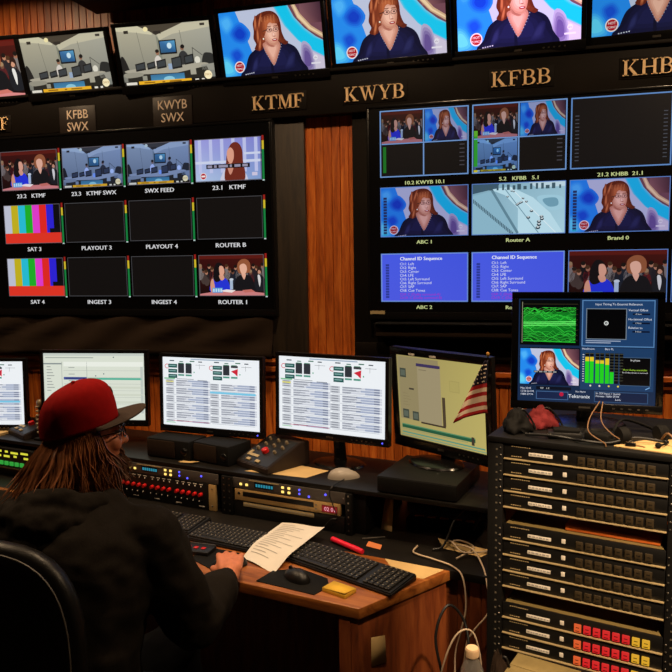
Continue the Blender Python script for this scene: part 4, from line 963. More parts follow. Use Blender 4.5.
# mixer with red knobs
w = .525; t = cthing('audio_mixer', 'black audio unit with a row of red knobs behind the keyboard', 'audio mixer', -.9025, 0, .7005)
h = .114
part_box(t, 'case', 'powder', -w/2+.02, w/2-.02, .006, .30, 0, h)
bm = B(); box(bm, -w/2, w/2-.05, -.004, .0055, .001, h, .001)
for k in range(4): box(bm, -.2+.12*k, -.17+.12*k, -.0048, -.0041, .01, .014, mi=1)
obj('faceplate', bm, ['unitface', 'white'], t)
part_box(t, 'end_plate', 'gold', w/2-.048, w/2-.012, -.006, .0055, .001, h-.002)
leds(t, 'rack_screw', 'metal', [(w/2-.03, .02), (w/2-.03, h-.02)], .004, -.006)
for k in range(14):
    x = -w/2+.016+.0312*k+(.012 if k > 4 else 0)+(.012 if k > 8 else 0)-.008
    if x > w/2-.06: break
    bm = B(); rod(bm, (x, -.0045, .064), (x, -.02, .064), .0085, .007, 14); box(bm, x-.001, x+.001, -.0208, -.0195, .064, .0715); obj('red_knob', bm, 'red', t)
    bm = B(); rod(bm, (x, -.0045, .036), (x, -.016, .036), .008, .007, 14); obj('black_knob', bm, 'gloss', t)
    bm = B(); ball(bm, (x-.003, -.0165, .0385), .0025, n=8); ball(bm, (x, -.0045, .097), .003, n=8); box(bm, x-.009, x+.009, -.005, -.0042, .105, .108); obj('dial_mark', bm, 'white', t)
# champagne tape unit and patch strip in the second bay
w = .523; t = cthing('tape_unit', 'champagne faced player with a black slot and red number display behind the paper', 'player', -.3135, 0, .767)
part_box(t, 'case', 'powder', -w/2+.02, w/2-.02, .006, .28, .001, .047)
part_box(t, 'faceplate', 'gold', -w/2+.02, w/2-.02, -.006, .0055, .001, .047)
part_box(t, 'slot', 'unitface', -w/2+.06, w/2-.135, -.0075, -.0062, .02, .040)
leds(t, 'jack', 'unitface', [(-w/2+.04, .03)], .006, -.0065)
part_box(t, 'number_display', 'unitface', w/2-.10, w/2-.032, -.0075, -.0062, .008, .036)
c = Canvas(.066, .026, w/2-.066, .022)
c.rect(0, 0, 1, 1, (120, 10, 20), 0); c.text('02 01', .5, .8, .6, (255, 170, 190), 1, True); c.done('digits', 'scr_hi', t, Matrix.Translation((0, -.0078, 0)))
leds(t, 'small_button', 'metal', [(w/2-.125, .032), (w/2-.125, .016)], .004, -.0065, True)
t = cthing('patch_strip', 'pale label strip unit just below the champagne player', 'patch panel', -.3135, 0, .7005)
part_box(t, 'case', 'powder', -w/2+.02, w/2-.02, .006, .2, .0, .064)
part_box(t, 'faceplate', 'unitface', -w/2+.005, w/2-.005, -.004, .0055, .0, .064)
part_box(t, 'label_strip', 'lip', -w/2+.06, w/2-.135, -.0055, -.0042, .044, .061)
bm = B()
for k in range(24): box(bm, -w/2+.068+.0132*k, -w/2+.073+.0132*k, -.0062, -.0056, .051, .055)
obj('lettering', bm, 'print', t)
# frames that hold the units
for a, b, l in ((-1.206, -.592, 'black rack frame under the shelf around the red knob mixer'), (-.5905, -.0225, 'black rack frame under the shelf around the champagne player')):
    t = cthing('desk_rack', l, 'equipment rack', (a+b)/2, 0, DZ); ww = (b-a)/2
    for s in (-1, 1):
        x0, x1 = sorted((s*ww, s*(ww-.012)))
        part_box(t, 'side_panel', 'powder', x0, x1, .002, .36, 0.0005, SZ-DZ-.0192)
        x0, x1 = sorted((s*ww, s*(ww-.026)))
        bm = B(); box(bm, x0, x1, -.012, .0015, .0005, SZ-DZ-.0192, .001)
        for k in range(6): box(bm, (x0+x1)/2-.003, (x0+x1)/2+.003, -.0128, -.0118, .015+.027*k, .021+.027*k, mi=1)
        obj('perforated_post', bm, ['powder', 'metal'], t)
# router panel with green lit keys at the far left
w = .52; t = cthing('router_panel', 'router unit with green and yellow lit keys under the shelf beside the long hair', 'router panel', -1.97, -.01, .742)
part_box(t, 'case', 'powder', -w/2+.02, w/2-.02, .006, .28, .001, .1)
part_box(t, 'faceplate', 'unitface', -w/2, w/2, -.004, .0055, .001, .1)
for k in range(13):
    bm = B(); box(bm, -.23+.036*k, -.206+.036*k, -.012, -.0042, .016, .036, .002); obj('green_key', bm, 'led_green', t)
for k, (x, l, z) in enumerate(((-.2, .05, .075), (-.12, .02, .078), (-.06, .03, .074), (-.01, .045, .078), (.06, .02, .078), (.1, .05, .075), (.17, .05, .078), (-.16, .03, .055), (-.09, .04, .058), (.0, .03, .055), (.05, .04, .055), (.12, .02, .058), (.19, .03, .055))):
    bm = B(); box(bm, x, x+l, -.0055, -.0042, z, z+.010); obj('yellow_light', bm, 'led_yel', t)
bm = B(); box(bm, -w/2+.01, w/2-.01, -.014, -.004, .001, .007); obj('lip', bm, 'metal', t)
t = cthing('rack_blank', 'plain black unit below the router with green keys', 'rack unit', -1.97, 0, DZ+.0005); part_box(t, 'faceplate', 'unitface', -w/2, w/2, -.004, .004, 0, .040); part_box(t, 'case', 'powder', -w/2+.02, w/2-.02, .0045, .2, 0, .040); leds(t, 'rack_screw', 'metal', [(w/2-.012, .027), (-w/2+.012, .027)], .004, -.004)

# ------------------------------------------------------------------ on the shelf
def speaker(u, v, ln, hh, dp, dyaw, label):
    t = cthing('desktop_speaker', label, 'speaker', u, v, SZ, dyaw, 'small black speakers lying on the shelf')
    part_box(t, 'cabinet', 'matte', -ln/2, ln/2, -dp/2, dp/2, .0005, hh, bev=.006)
    part_box(t, 'grille', 'cloth', -ln/2+.006, ln*.18, -dp/2-.006, -dp/2+.001, .006, hh-.006, bev=.004)
    bm = B(); ball(bm, (ln*.38, -dp/2-.001, hh*.45), .018, (1, .3, 1), 16); obj('driver', bm, 'gloss', t)
    part_box(t, 'badge', 'metal', ln/2-.022, ln/2-.018, -dp/2-.0015, -dp/2, hh*.3, hh*.6)
speaker(-.945, .115, .235, .086, .13, 0, 'small black speaker lying on the shelf nearer the red cap')
speaker(-.712, .135, .205, .086, .15, -8, 'small black speaker lying on the shelf nearer the red button panel')
def control_panel(u, v, dyaw, label, w=.21, d=.23, h0=.025, h1=.10):
    t = cthing('control_panel', label, 'control panel', u, v, SZ, dyaw)
    bm = B()
    for x0, x1 in ((-w/2, w/2),):
        t2 = bmesh.new(); P = [(-d/2, .0), (d/2, .0), (d/2, h1), (d/2-.05, h1), (-d/2, h0)]
        a = [t2.verts.new((x0, y, z)) for y, z in P]; b = [t2.verts.new((x1, y, z)) for y, z in P]
        t2.faces.new(a); t2.faces.new(b[::-1])
        for i in range(5): t2.faces.new((a[i], b[i], b[(i+1) % 5], a[(i+1) % 5]))
        bmesh.ops.recalc_face_normals(t2, faces=t2.faces); bmesh.ops.bevel(t2, geom=list(t2.edges), offset=.003, segments=2, affect='EDGES'); merge(bm, t2)
    obj('case', bm, pbr('brown_black_case', (38, 27, 22), 0.5), t)
    sl = math.atan2(h1-h0, d-.05); R = Matrix.Translation((0, -d/2, h0)) @ Matrix.Rotation(sl, 4, 'X'); ll = math.hypot(h1-h0, d-.05)
    bm = B(); box(bm, -w/2+.008, w/2-.008, .008, ll-.006, -.001, .002); bm.transform(R); obj('top_plate', bm, 'unitface', t)
    for i in range(3):
        for j in range(3):
            if (i, j) == (1, 0): continue
            bm = B(); rod(bm, (-.06+.055*i+.012*(j % 2), .095+.036*j, .002), (-.06+.055*i+.012*(j % 2), .095+.036*j, .014), .0075, .006, 12); rod(bm, (-.06+.055*i+.012*(j % 2), .095+.036*j, .0142), (-.06+.055*i+.012*(j % 2), .095+.036*j, .0165), .004, .003, 8); bm.transform(R); obj('knob', bm, 'knob', t)
    bm = B(); rod(bm, (-.005, .088, .002), (-.005, .088, .016), .016, .015, 20); ball(bm, (-.005, .088, .016), .0145, (1, 1, .35), 16); bm.transform(R); obj('red_button', bm, 'red', t)
    bm = B(); box(bm, -.085, -.01, .045, .06, .0022, .0045, .001); box(bm, -.085, -.068, .05, .078, .0022, .0046, .001); bm.transform(R); obj('fader_label', bm, 'lip', t)
    for k in range(2):
        bm = B(); box(bm, -.055+.06*k, -.03+.06*k, .015, .03, .0022, .008, .002); bm.transform(R); obj('rocker_switch', bm, 'lip', t)
control_panel(-.47, .16, -20, 'sloped control panel with a red button, beside the desk speaker')
control_panel(-1.875, .165, -20, 'sloped control panel with a red button, behind the long hair', h1=.075)
t = cthing('switch_column', 'upright strip of brass toggles standing behind the red cap', 'switch column', -1.745, .075, SZ)
part_box(t, 'base', 'powder', -.03, .03, -.03, .03, .0, .012, bev=.003); part_box(t, 'post', 'powder', -.012, .012, -.008, .008, .012, .19, bev=.003)
for k in range(7):
    bm = B(); rod(bm, (0, -.008, .04+.021*k), (0, -.022, .042+.021*k), .006, .0045, 10); ball(bm, (0, -.024, .042+.021*k), .007, n=10); obj('toggle', bm, 'knob', t)
bm = B(); ball(bm, (0, -.006, .185), .018, (1, .7, 1), 14); obj('top_ring', bm, 'knob', t)
def mouse(name, label, loc, rz, mat, sc=1.0):
    t = thing(name, label, 'computer mouse', loc, rz)
    bm = B(); tt = bmesh.new(); bmesh.ops.create_uvsphere(tt, u_segments=24, v_segments=16, radius=1)
    for v in tt.verts:
        y = v.co.y; v.co = V((v.co.x*.031*(1-.12*y), y*.056, max(v.co.z, 0)*(.034+.006*-y)))
    bmesh.ops.remove_doubles(tt, verts=tt.verts, dist=1e-5); merge(bm, tt, Matrix.Scale(sc, 4)); obj('body', bm, mat, t, 60)
    bm = B(); rod(bm, (-.003*sc, .03*sc, .0275*sc), (.003*sc, .03*sc, .0275*sc), .0075*sc, n=14); obj('scroll_wheel', bm, 'gloss', t)
    bm = B(); tube(bm, [(-.0005, .0, .0355*sc), (-.0005, .02*sc, .033*sc), (0, .045*sc, .022*sc)], .0007, n=5); obj('button_seam', bm, 'matte', t)
    return t
mouse('computer_mouse', 'silver grey mouse on the shelf, over the end of the champagne player', CN(-.115, .115, SZ), CYAW+rad(-60), 'mousegrey', 1.15)
bm = B(); tube(bm, [CN(-.09, .07, SZ+.01), CN(-.10, -.012, SZ+.004), CN(-.107, -.025, SZ-.03), CN(-.08, -.02, SZ-.11), CN(-.10, -.03, DZ+.06), CN(-.13, -.04, DZ+.025)], .0022, n=6); tag(obj('mouse_cable', bm, 'cable'), 'thin dark cable hanging from the silver grey mouse', 'cable')
# flat black computer box under the yellowish monitor
t = cthing('computer_box', 'flat black computer box on the shelf under the yellowish monitor', 'computer', .228, .16, SZ)
part_box(t, 'case', 'powder', -.153, .153, -.153, .153, .003, .063, bev=.004); part_box(t, 'front_panel', 'matte', -.15, .15, -.158, -.154, .006, .06, bev=.002)
bm = B()
for a in (-.13, .13):
    for b in (-.13, .13): rod(bm, (a, b, 0), (a, b, .004), .012, n=10)
obj('rubber_feet', bm, 'matte', t)
def sheet(name, pts, z, mat, label, cat, group=None, th=.0006, lines=False, curl=None):
    """flat paper laid in world xy through its four corners"""
    bm = B(); n = 12; P = [V((*p, 0)) for p in pts]; top = []
    for j in range(n+1):
        row = []
        for i in range(n+1):
            a = P[0].lerp(P[1], i/n); b = P[3].lerp(P[2], i/n); q = a.lerp(b, j/n)
            row.append(bm.verts.new((q.x, q.y, z+th+(curl(i/n, j/n) if curl else 0))))
        top.append(row)
    for j in range(n):
        for i in range(n): bm.faces.new((top[j][i], top[j+1][i], top[j+1][i+1], top[j][i+1]))
    r = bmesh.ops.extrude_face_region(bm, geom=list(bm.faces))
    for g in r['geom']:
        if isinstance(g, bmesh.types.BMVert): g.co.z -= th
    o = tag(obj(name, bm, mat, None, 40), label, cat, group)
    if lines:
        bm = B(); rr = random.Random(9)
        for k in range(16):
            v0 = .08+.052*k; l = rr.uniform(.35, .8) if k % 4 else .3
            q = []
            for s_ in range(9):
                i = .1+l*s_/8; pr = []
                for vv in (v0, v0+.010):
                    a = P[0].lerp(P[1], i); b = P[3].lerp(P[2], i); w_ = a.lerp(b, vv); pr.append(bm.verts.new((w_.x, w_.y, z+th*1.6+.0007+(curl(i, vv) if curl else 0))))
                q.append(pr)
            for r0, r1 in zip(q, q[1:]): bm.faces.new((r0[0], r0[1], r1[1], r1[0]))
        obj('printed_lines', bm, 'print', o, 0)
    return o
def cq(*uv): return [CN2(*p) for p in uv]
sheet('paper_sheet', cq((-.40, .20), (-.21, .17), (-.25, .05), (-.53, .03)), SZ, 'tanpaper', 'tan paper lying under the sloped panel with red button beside the desk speaker', 'paper')
sheet('paper_scrap', cq((-.86, .055), (-.77, .05), (-.79, .02), (-.87, .03)), SZ, 'tanpaper', 'small tan scrap on the shelf edge below the two black speakers', 'paper', curl=lambda i, j: .008*i*i)
sheet('note_pad', cq((-2.25, .2), (-2.01, .17), (-2.01, .02), (-2.25, .02)), SZ, 'tanpaper', 'tan note pad on the far end of the shelf', 'note pad', th=.012)

# ------------------------------------------------------------------ on the desk
def keyboard(u, v, ln, dp, dyaw, label, z=DZ):
    t = cthing('keyboard', label, 'keyboard', u, v, z, dyaw, 'black keyboards on the desk')
    bm = B(); tt = bmesh.new(); bmesh.ops.create_cube(tt, size=1)
    for q in tt.verts: q.co = V((q.co.x*ln, q.co.y*dp, .0 if q.co.z < 0 else (.012 if q.co.y < 0 else .024)))
    bmesh.ops.bevel(tt, geom=list(tt.edges), offset=.004, segments=2, affect='EDGES'); merge(bm, tt); obj('case', bm, 'plastic', t)
    bm = B(); nx = 21; rr = random.Random(int(abs(u)*1000))
    for j in range(6):
        for i in range(nx):
            if i in (15, ) or (i == 16 and False): continue
            x0 = -ln/2+.012+i*(ln-.024)/nx; x1 = x0+(ln-.024)/nx-.0022; y0 = -dp/2+.012+j*(dp-.024)/6; y1 = y0+(dp-.024)/6-.002
            if j == 0 and 3 <= i <= 8:
                if i != 3: continue
                x1 = -ln/2+.012+9*(ln-.024)/nx-.0022
            zz = .012+.012*((y0+y1)/2+dp/2)/dp
            box(bm, x0, x1, y0, y1, zz-.002, zz+.0065, .0016, 1)
            if not (j == 0 and i == 3): 
                xm, ym = (x0+x1)/2-.003, (y0+y1)/2+.002; q = [bm.verts.new((xm+a, ym+b, zz+.0068)) for a, b in ((0, 0), (.0042, 0), (.0042, .0042), (0, .0042))]; bm.faces.new(q).material_index = 1
    obj('keys', bm, ['keycap', 'legend'], t)
    for s in (-1, 1):
        bm = B(); box(bm, s*ln*.42-.012, s*ln*.42+.012, dp/2-.02, dp/2-.008, .0, .008); obj('foot', bm, 'matte', t)
    return t
keyboard(-.80, -.20, .42, .15, 2, 'black keyboard half hidden by the sleeve, before the red knob mixer')
keyboard(-.372, -.235, .42, .15, -1, 'black keyboard under the white printed paper')
keyboard(.085, -.285, .47, .15, -13, 'black keyboard near the desk corner between the pink marker and yellow notes')
def rest(i, j): return .0268+.016*i*i*(1-j)*.9+.010*(1-j)*i - .024*max(0, j-.72)/.28 + .004*sin(i*5)
sheet('paper_sheet', [(-.915, 2.55), (-.725, 2.49), (-.812, 2.17), (-.962, 2.255)], DZ, 'paper', 'white printed sheet lying across a keyboard beside the hand', 'paper', lines=True, curl=rest)
def pad(name, P, label):
    bm = B(); slab(bm, [CN2(*p) for p in P], DZ+.0003, DZ+.003, .001); return tag(obj(name, bm, 'matte'), label, 'mouse pad')
pad('mouse_pad', [(-.145, -.488), (-.135, -.40), (-.06, -.345), (.06, -.375), (.09, -.42), (.075, -.495)], 'black mouse pad with a black mouse beside the yellow notes')
pad('mouse_pad', [(-.46, -.43), (-.44, -.325), (-.32, -.325), (-.27, -.44), (-.3, -.49)], 'black mouse pad under the hand on the desk')
mouse('computer_mouse', 'black mouse on the pad between the keyboard and yellow notes', CN(-.03, -.42, DZ+.0032), CYAW+rad(70), 'plastic', 1.0)
HM = mouse('computer_mouse', 'black mouse held under the fingers of the person', (-.982, 2.192, DZ+.0032), rad(114), 'plastic', 1.1)
t = cthing('sticky_notes', 'yellow sticky note pad at the desk edge near the corner', 'sticky notes', .135, -.44, DZ, -12)
part_box(t, 'pad', 'yellow', -.045, .045, -.03, .03, .0003, .012, bev=.0008)
bm = B(); q = [bm.verts.new(p) for p in ((-.045, -.03, .0125), (.045, -.03, .018), (.045, .03, .0125), (-.045, .03, .0125))]; bm.faces.new(q)
o = obj('top_note', bm, 'yellow', t); md = o.modifiers.new('thickness', 'SOLIDIFY'); md.thickness = .0004
p0, p1 = CN(-.065, -.09, DZ+.0105), CN(.085, -.15, DZ+.0105)
t = thing('marker_pen', 'bright pink marker pen lying behind the keyboard near the desk corner', 'marker pen', p0)
bm = B(); d = (p1-p0); rod(bm, (0, 0, 0), d*.66, .0098, n=16); obj('barrel', bm, 'pink', t)
bm = B(); rod(bm, d*.665, d*.97, .0104, .0100, n=16); rod(bm, d*.971, d, .0092, .008, n=16); obj('cap', bm, 'pink', t)
sheet('paper_sheet', cq((.055, -.03), (.115, -.045), (.125, -.085), (.065, -.075)), DZ, 'orangepaper', 'small orange note on the black counter behind the pink marker', 'paper')
sheet('paper_sheet', cq((.17, -.15), (.385, -.152), (.345, -.245), (.25, -.245)), DZ, 'tanpaper', 'tan paper on the desk under the end of the corner keyboard', 'paper')
sheet('paper_sheet', cq((.28, .1), (.5, .07), (.47, .0), (.33, .02)), DZ, 'tanpaper', 'tan papers on the black counter under the white cables', 'paper')
bm = B(); rod(bm, CN(.03, -.03, DZ+.005), CN(.10, .02, DZ+.005), .003, n=8); tag(obj('pen', bm, 'metal'), 'thin silver pen on the counter beside the orange note', 'pen')
t = cthing('desk_gadget', 'small black keypad with red keys on the desk beside the sleeve', 'keypad', -.47, -.372, DZ, 8)
part_box(t, 'case', 'plastic', -.06, .06, -.035, .035, .0003, .016, bev=.003); part_box(t, 'rim', 'metal', -.056, .056, .033, .0365, .014, .018)
for k in range(3):
    bm = B(); box(bm, -.04+.03*k, -.025+.03*k, -.012, .004, .0162, .019, .001); obj('red_key', bm, 'red', t)
# leaning card, dark tray and wires on the counter
bm = B(); t0 = [CN(.05, .10, DZ), CN(.10, .09, DZ), CN(.09, .14, DZ+.13), CN(.055, .145, DZ+.13)]
q = [bm.verts.new(p) for p in t0]; bm.faces.new(q); o = tag(obj('envelope', bm, 'tanpaper'), 'tan envelope leaning behind the rack frame under the shelf', 'envelope'); md = o.modifiers.new('thickness', 'SOLIDIFY'); md.thickness = .002
t = cthing('power_strip', 'black power strip lying at the back of the counter under the computer box', 'power strip', .27, .22, DZ, 6)
part_box(t, 'body', 'matte', -.15, .15, -.028, .028, .0005, .032, bev=.005)
for k in range(5): part_box(t, 'socket', 'gloss', -.12+.05*k, -.085+.05*k, -.016, .016, .0322, .0335)
def cable(pts, r, mat, label, group=None, name='cable'):
    bm = B(); tube(bm, pts, r, n=7, smooth=7); return tag(obj(name, bm, mat, None, 60), label, 'cable', group)
cable([CN(.42, .33, SZ-.02), CN(.375, .1, SZ-.06), CN(.36, .04, DZ+.1), CN(.335, .0, DZ+.02), CN(.30, -.02, DZ+.006)], .004, 'cable', 'black cable dropping from the shelf to the counter in front of the power strip')
cable([CN(.42, .33, SZ-.02), CN(.40, .2, SZ-.09), CN(.43, .15, DZ+.1), CN(.41, .12, DZ+.045)], .004, 'cable', 'black cable looping from the shelf to the power strip')
cable([CN(.44, .2, SZ-.02), CN(.48, .12, DZ+.1), CN(.51, .03, DZ+.05), CN(.53, -.03, DZ+.006)], .004, 'cable', 'black cable slanting from the shelf toward the equipment rack')
cable([CN(.50, .06, DZ+.006), CN(.42, -.03, DZ+.02), CN(.36, .02, DZ+.03), CN(.33, .06, DZ+.01), CN(.37, .10, DZ+.006), CN(.44, .02, DZ+.02), CN(.40, -.06, DZ+.006)], .0032, 'whitecable', 'tangled pale cable looped on the counter papers')
cable([CN(.24, -.01, DZ+.006), CN(.25, -.075, DZ+.008), CN(.33, -.10, DZ+.008), CN(.41, -.13, DZ+.008), CN(.455, -.165, DZ-.01), CN(.47, -.18, DZ-.1), CN(.455, -.19, DZ-.19), CN(.43, -.17, DZ-.30), CN(.45, -.2, DZ-.5)], .0030, 'whitecable', 'pale cable running over the counter edge and down beside the desk')
cable([CN(.36, .03, DZ+.018), CN(.44, -.01, DZ+.03), CN(.50, -.09, DZ+.012), CN(.535, -.16, DZ-.02), CN(.545, -.18, DZ-.1), CN(.50, -.19, DZ-.17), CN(.475, -.2, DZ-.24), CN(.46, -.2, DZ-.5)], .0030, 'whitecable', 'pale cable curving over the counter edge close to the equipment rack')
# note taped to the desk end
e0 = CN(.23, -.505); e1 = CN(.393, -.148); ed = (e1-e0).normalized(); en = V((ed.y, -ed.x, 0))
bm = B(); base = e0+ed*.05+en*.0018
q = [bm.verts.new(base+ed*a+V((0, 0, z))+en*k) for a, z, k in ((0, .49, 0), (.058, .485, .006), (.058, .572, 0), (0, .585, 0))]; bm.faces.new(q)
o = tag(obj('taped_note', bm, 'tanpaper'), 'pale note taped on the end panel of the oak desk', 'note'); md = o.modifiers.new('thickness', 'SOLIDIFY'); md.thickness = .0006

# small stick flag draped over the corner of the yellowish monitor
ft = V((-.163, 2.598, 1.385))+V((cos(rad(-33.7)), sin(rad(-33.7)), 0))*.032
t = thing('stick_flag', 'small American stick flag hanging over the corner of the yellowish monitor', 'flag', (ft.x, ft.y, ft.z-.30))
bm = B(); tube(bm, [(0.004, .008, .20), (.002, .004, .26), (0, 0, .31)], .0025, n=8); box(bm, -.004, .012, .002, .022, .225, .240, .002); obj('stick', bm, 'matte', t)
bm = B(); ball(bm, (0, 0, .315), .006, (1, 1, 1.4), 10); obj('finial', bm, 'wooddowel', t)
RX = V((cos(rad(-33.7)), sin(rad(-33.7)), 0)); NX = V((sin(rad(-33.7)), -cos(rad(-33.7)), 0))
bm = B(); nu, nv = 26, 26; g = []
# the cloth hangs from the stick: hoist edge down the stick, fly corner swung out to the side
for j in range(nv+1):
    row = []
    for i in range(nu+1):
        s = i/nu; r = j/nv
        hoist = V((0.004, 0, .295-.19*r)); 
        fly = V((-.035, 0, .255)).lerp(V((-.155, 0, .07)), r) if False else V((-.012-.148*min(1, r*1.02), 0, .292-.222*r))
        q = hoist.lerp(fly, s)
        q.z -= .030*s*s*(r) 
        fold = .010*sin(s*9+r*3)*(.3+r)
        row.append(bm.verts.new(RX*(q.x+.008)+NX*(.014+fold)+V((0, 0, q.z))))
    g.append(row)
for j in range(nv):
    for i in range(nu):
        f = bm.faces.new((g[j][i], g[j+1][i], g[j+1][i+1], g[j][i+1]))
        s, r = (i+.5)/nu, (j+.5)/nv
        d = r
        if d < .42:
            f.material_index = 2
        else:
            k = int((d-.42)/.58*6.99); f.material_index = 0 if k % 2 == 0 else 1
o = obj('flag_cloth', bm, ['flagred', 'flagwhite', 'flagblue'], t, 60)
md = o.modifiers.new('thickness', 'SOLIDIFY'); md.thickness = .0008
bm = B()
for j in range(1, 10):
    for i in range(2, 26, 4):
        a = g  # star dots follow the cloth
for j in range(2, 11, 2):
    for i in range(3+(j % 4), 25, 5):
        s, r = i/nu, j/nv
        hoist = V((0.004, 0, .295-.19*r)); fly = V((-.012-.148*min(1, r*1.02), 0, .292-.222*r)); q = hoist.lerp(fly, s); q.z -= .03*s*s*r
        w_ = RX*(q.x+.008)+NX*(.0155+.010*sin(s*9+r*3)*(.3+r))+V((0, 0, q.z))
        ball(bm, w_, .0028, n=6)
obj('stars', bm, 'flagwhite', t)
# ------------------------------------------------------------------ equipment rack at the right
RY = rad(-15.0)
RO = V((0.144, 1.967, 0)); RU = V((cos(RY), sin(RY), 0)); RV = V((-sin(RY), cos(RY), 0))
def RN(u, v, z=0): return RO+RU*u+RV*v+V((0, 0, z))
def rthing(name, label, cat, u, v, z, dyaw=0, group=None): return thing(name, label, cat, RN(u, v, z), RY+rad(dyaw), group)
U = .0466; Z0 = 1.1815
t = rthing('equipment_rack', 'tall black open equipment rack full of router panels', 'equipment rack', 0, 0, 0)
ztop = Z0+U+.002
part_box(t, 'top', 'powder', -.256, .256, -.012, .43, ztop-.002, ztop+.014, bev=.002)
part_box(t, 'base', 'powder', -.256, .256, -.012, .43, .02, .07, bev=.003)
for s in (-1, 1):
    a, b = sorted((s*.2125, s*.256))
    bm = B(); box(bm, a, b, -.008, .03, .07, ztop-.002, .002)
    for k in range(52):
        z = .12+.0222*k
        if z > ztop-.02: break
        box(bm, s*.230-.0025, s*.230+.0025, -.0092, -.0078, z-.0022, z+.0022, mi=1)
    obj('perforated_post', bm, ['powder', 'hole'], t)
    a, b = sorted((s*.250, s*.256)); part_box(t, 'side_panel', 'powder', a, b, .031, .42, .07, ztop-.002)
    a, b = sorted((s*.2125, s*.2495)); part_box(t, 'rear_post', 'powder', a, b, .385, .42, .07, ztop-.002)
rows = [(-1, 0), (0, 0), (1, 0), (2, 0), (4, 0), (5, 0), (6, 0), (7, 0), (9, 1), (10, 1), (11, 1)]
where = ['topmost router panel of the rack, right under its top board', 'second router panel from the top of the rack', 'third router panel from the top of the rack', 'fourth router panel of the rack, just above the upper gap',
 'router panel with an olive top showing in the upper gap, first of the middle four', 'second router panel of the middle block of four', 'third router panel of the middle block of four', 'last router panel of the middle block, just above the lower gap',
 'first router panel with lit red and yellow keys, below the lower gap', 'router panel with lit keys in the middle of the lit three', 'lowest router panel with lit keys']
for (k, lit), lb in zip(rows, where):
    zb = Z0-(k+1)*U
    t = rthing('router_panel', lb, 'router panel', 0, 0, zb, 0, 'router panels in the equipment rack')
    part_box(t, 'case', 'unittop', -.205, .205, .004, .20, .0015, U-.0015)
    part_box(t, 'faceplate', 'unitface', -.2105, .2105, -.004, .0035, .0042, U-.0005)
    part_box(t, 'lower_lip', 'lip', -.2105, .2105, -.010, .0035, .0004, .0040)
    fx = lambda f: -.2105+.421*f
    part_box(t, 'label_strip', 'white', fx(.165), fx(.318), -.0055, -.0042, .0165, .0265)
    bm = B(); rr = random.Random(k+20); x = fx(.172)
    while x < fx(.30):
        l = rr.uniform(.003, .009); box(bm, x, x+l, -.0060, -.0056, .0195, .0235); x += l+.003
    obj('strip_print', bm, 'print', t)
    bm = B()
    for f0, n_, z in ((.05, 9, .0375), (.05, 5, .0095)):
        for q in range(n_): box(bm, fx(f0)+.006*q, fx(f0)+.006*q+.0042, -.0048, -.0041, z, z+.0022)
    obj('lettering', bm, 'lip', t)
    part_box(t, 'pale_key', 'white', fx(.385), fx(.41), -.0075, -.0042, .018, .030, bev=.0008)
    for q in range(8):
        m = 'buttonoff' if not lit else ('b_or' if q == 0 else ('b_red' if q < 6 else 'b_ye'))
        x = fx(.475)+.0246*q
        bm = B(); box(bm, x, x+.0188, -.010, -.0042, .0085, .0315, .0015)
        o = obj('push_key', bm, m, t, label=('lit orange key' if q == 0 else 'lit red key' if q < 6 else 'lit yellow key') if lit else None)
        bm = B(); box(bm, x+.004, x+.0145, -.0104, -.0101, .012, .014); box(bm, x+.005, x+.014, -.0104, -.0101, .0215, .0235); obj('key_legend', bm, 'unitface', o, 0)
    for q in range(2):
        for sx in (-.2185, .2185):
            bm = B(); ball(bm, (sx, -.010, .012+.02*q), .0028, (1, .6, 1), 8); obj('rack_screw', bm, 'metal', t)
# orange board added in the upper gap to stand in for lit wood beyond
t = rthing('gap_stand_in_board', 'thin orange board added in the upper rack gap for the lit wood beyond', 'board', .08, .05, Z0-4*U+.0005); bm = B(); box(bm, -.125, .115, -.03, .10, 0, .016, .002); obj('board', bm, 'rail', t)

# ------------------------------------------------------------------ on top of the rack
TZ = ztop+.014
R_ = desk_monitor((.161, 2.169, 1.470), 1.0, -3, 3, .376, .301, pic_scope, 'squarish monitor on top of the rack showing a green waveform', basez=TZ, led=None, bez=.02, bot=.024, back=.06, base=(.12, .10), group=None, name='waveform_monitor', mat='scr_hi')
def pouch(loc, sc, mat, label, name, rz, seed, cord=None):
    t = thing(name, label, 'pouch', loc, rz)
    bm = B(); tt = bmesh.new(); bmesh.ops.create_icosphere(tt, subdivisions=4, radius=1)
    for v in tt.verts:
        n = noise.noise(V((v.co.x*1.4+seed, v.co.y*1.4, v.co.z*1.4)))*.30+abs(noise.noise(V((v.co.x*3+seed, v.co.y*3, v.co.z*2))))*.34
        v.co *= 1+n; z = max(v.co.z, -.72)+.72; v.co = V((v.co.x*sc[0]*(1-.28*z), v.co.y*sc[1]*(1-.25*z), z*sc[2]*.62))
    merge(bm, tt); obj('bag', bm, mat, t, 60)
    bm = B(); tube(bm, [(0, 0, sc[2]*.95), (sc[0]*.4, -.01, sc[2]*1.02), (sc[0]*.9, -sc[1]*.5, sc[2]*.5), (sc[0]*1.1, -sc[1]*.7, .004)], .003, n=6); obj('cord', bm, 'cable', t)
pouch(RN(-.150, .16, TZ), (.050, .040, .055), 'redcloth', 'crumpled red cloth pouch on the rack by the waveform monitor', 'cloth_pouch', .4, 1)
pouch(RN(-.198, .075, TZ), (.046, .040, .060), 'matte', 'crumpled black cloth pouch at the rack corner nearest the small flag', 'cloth_pouch', .9, 5)
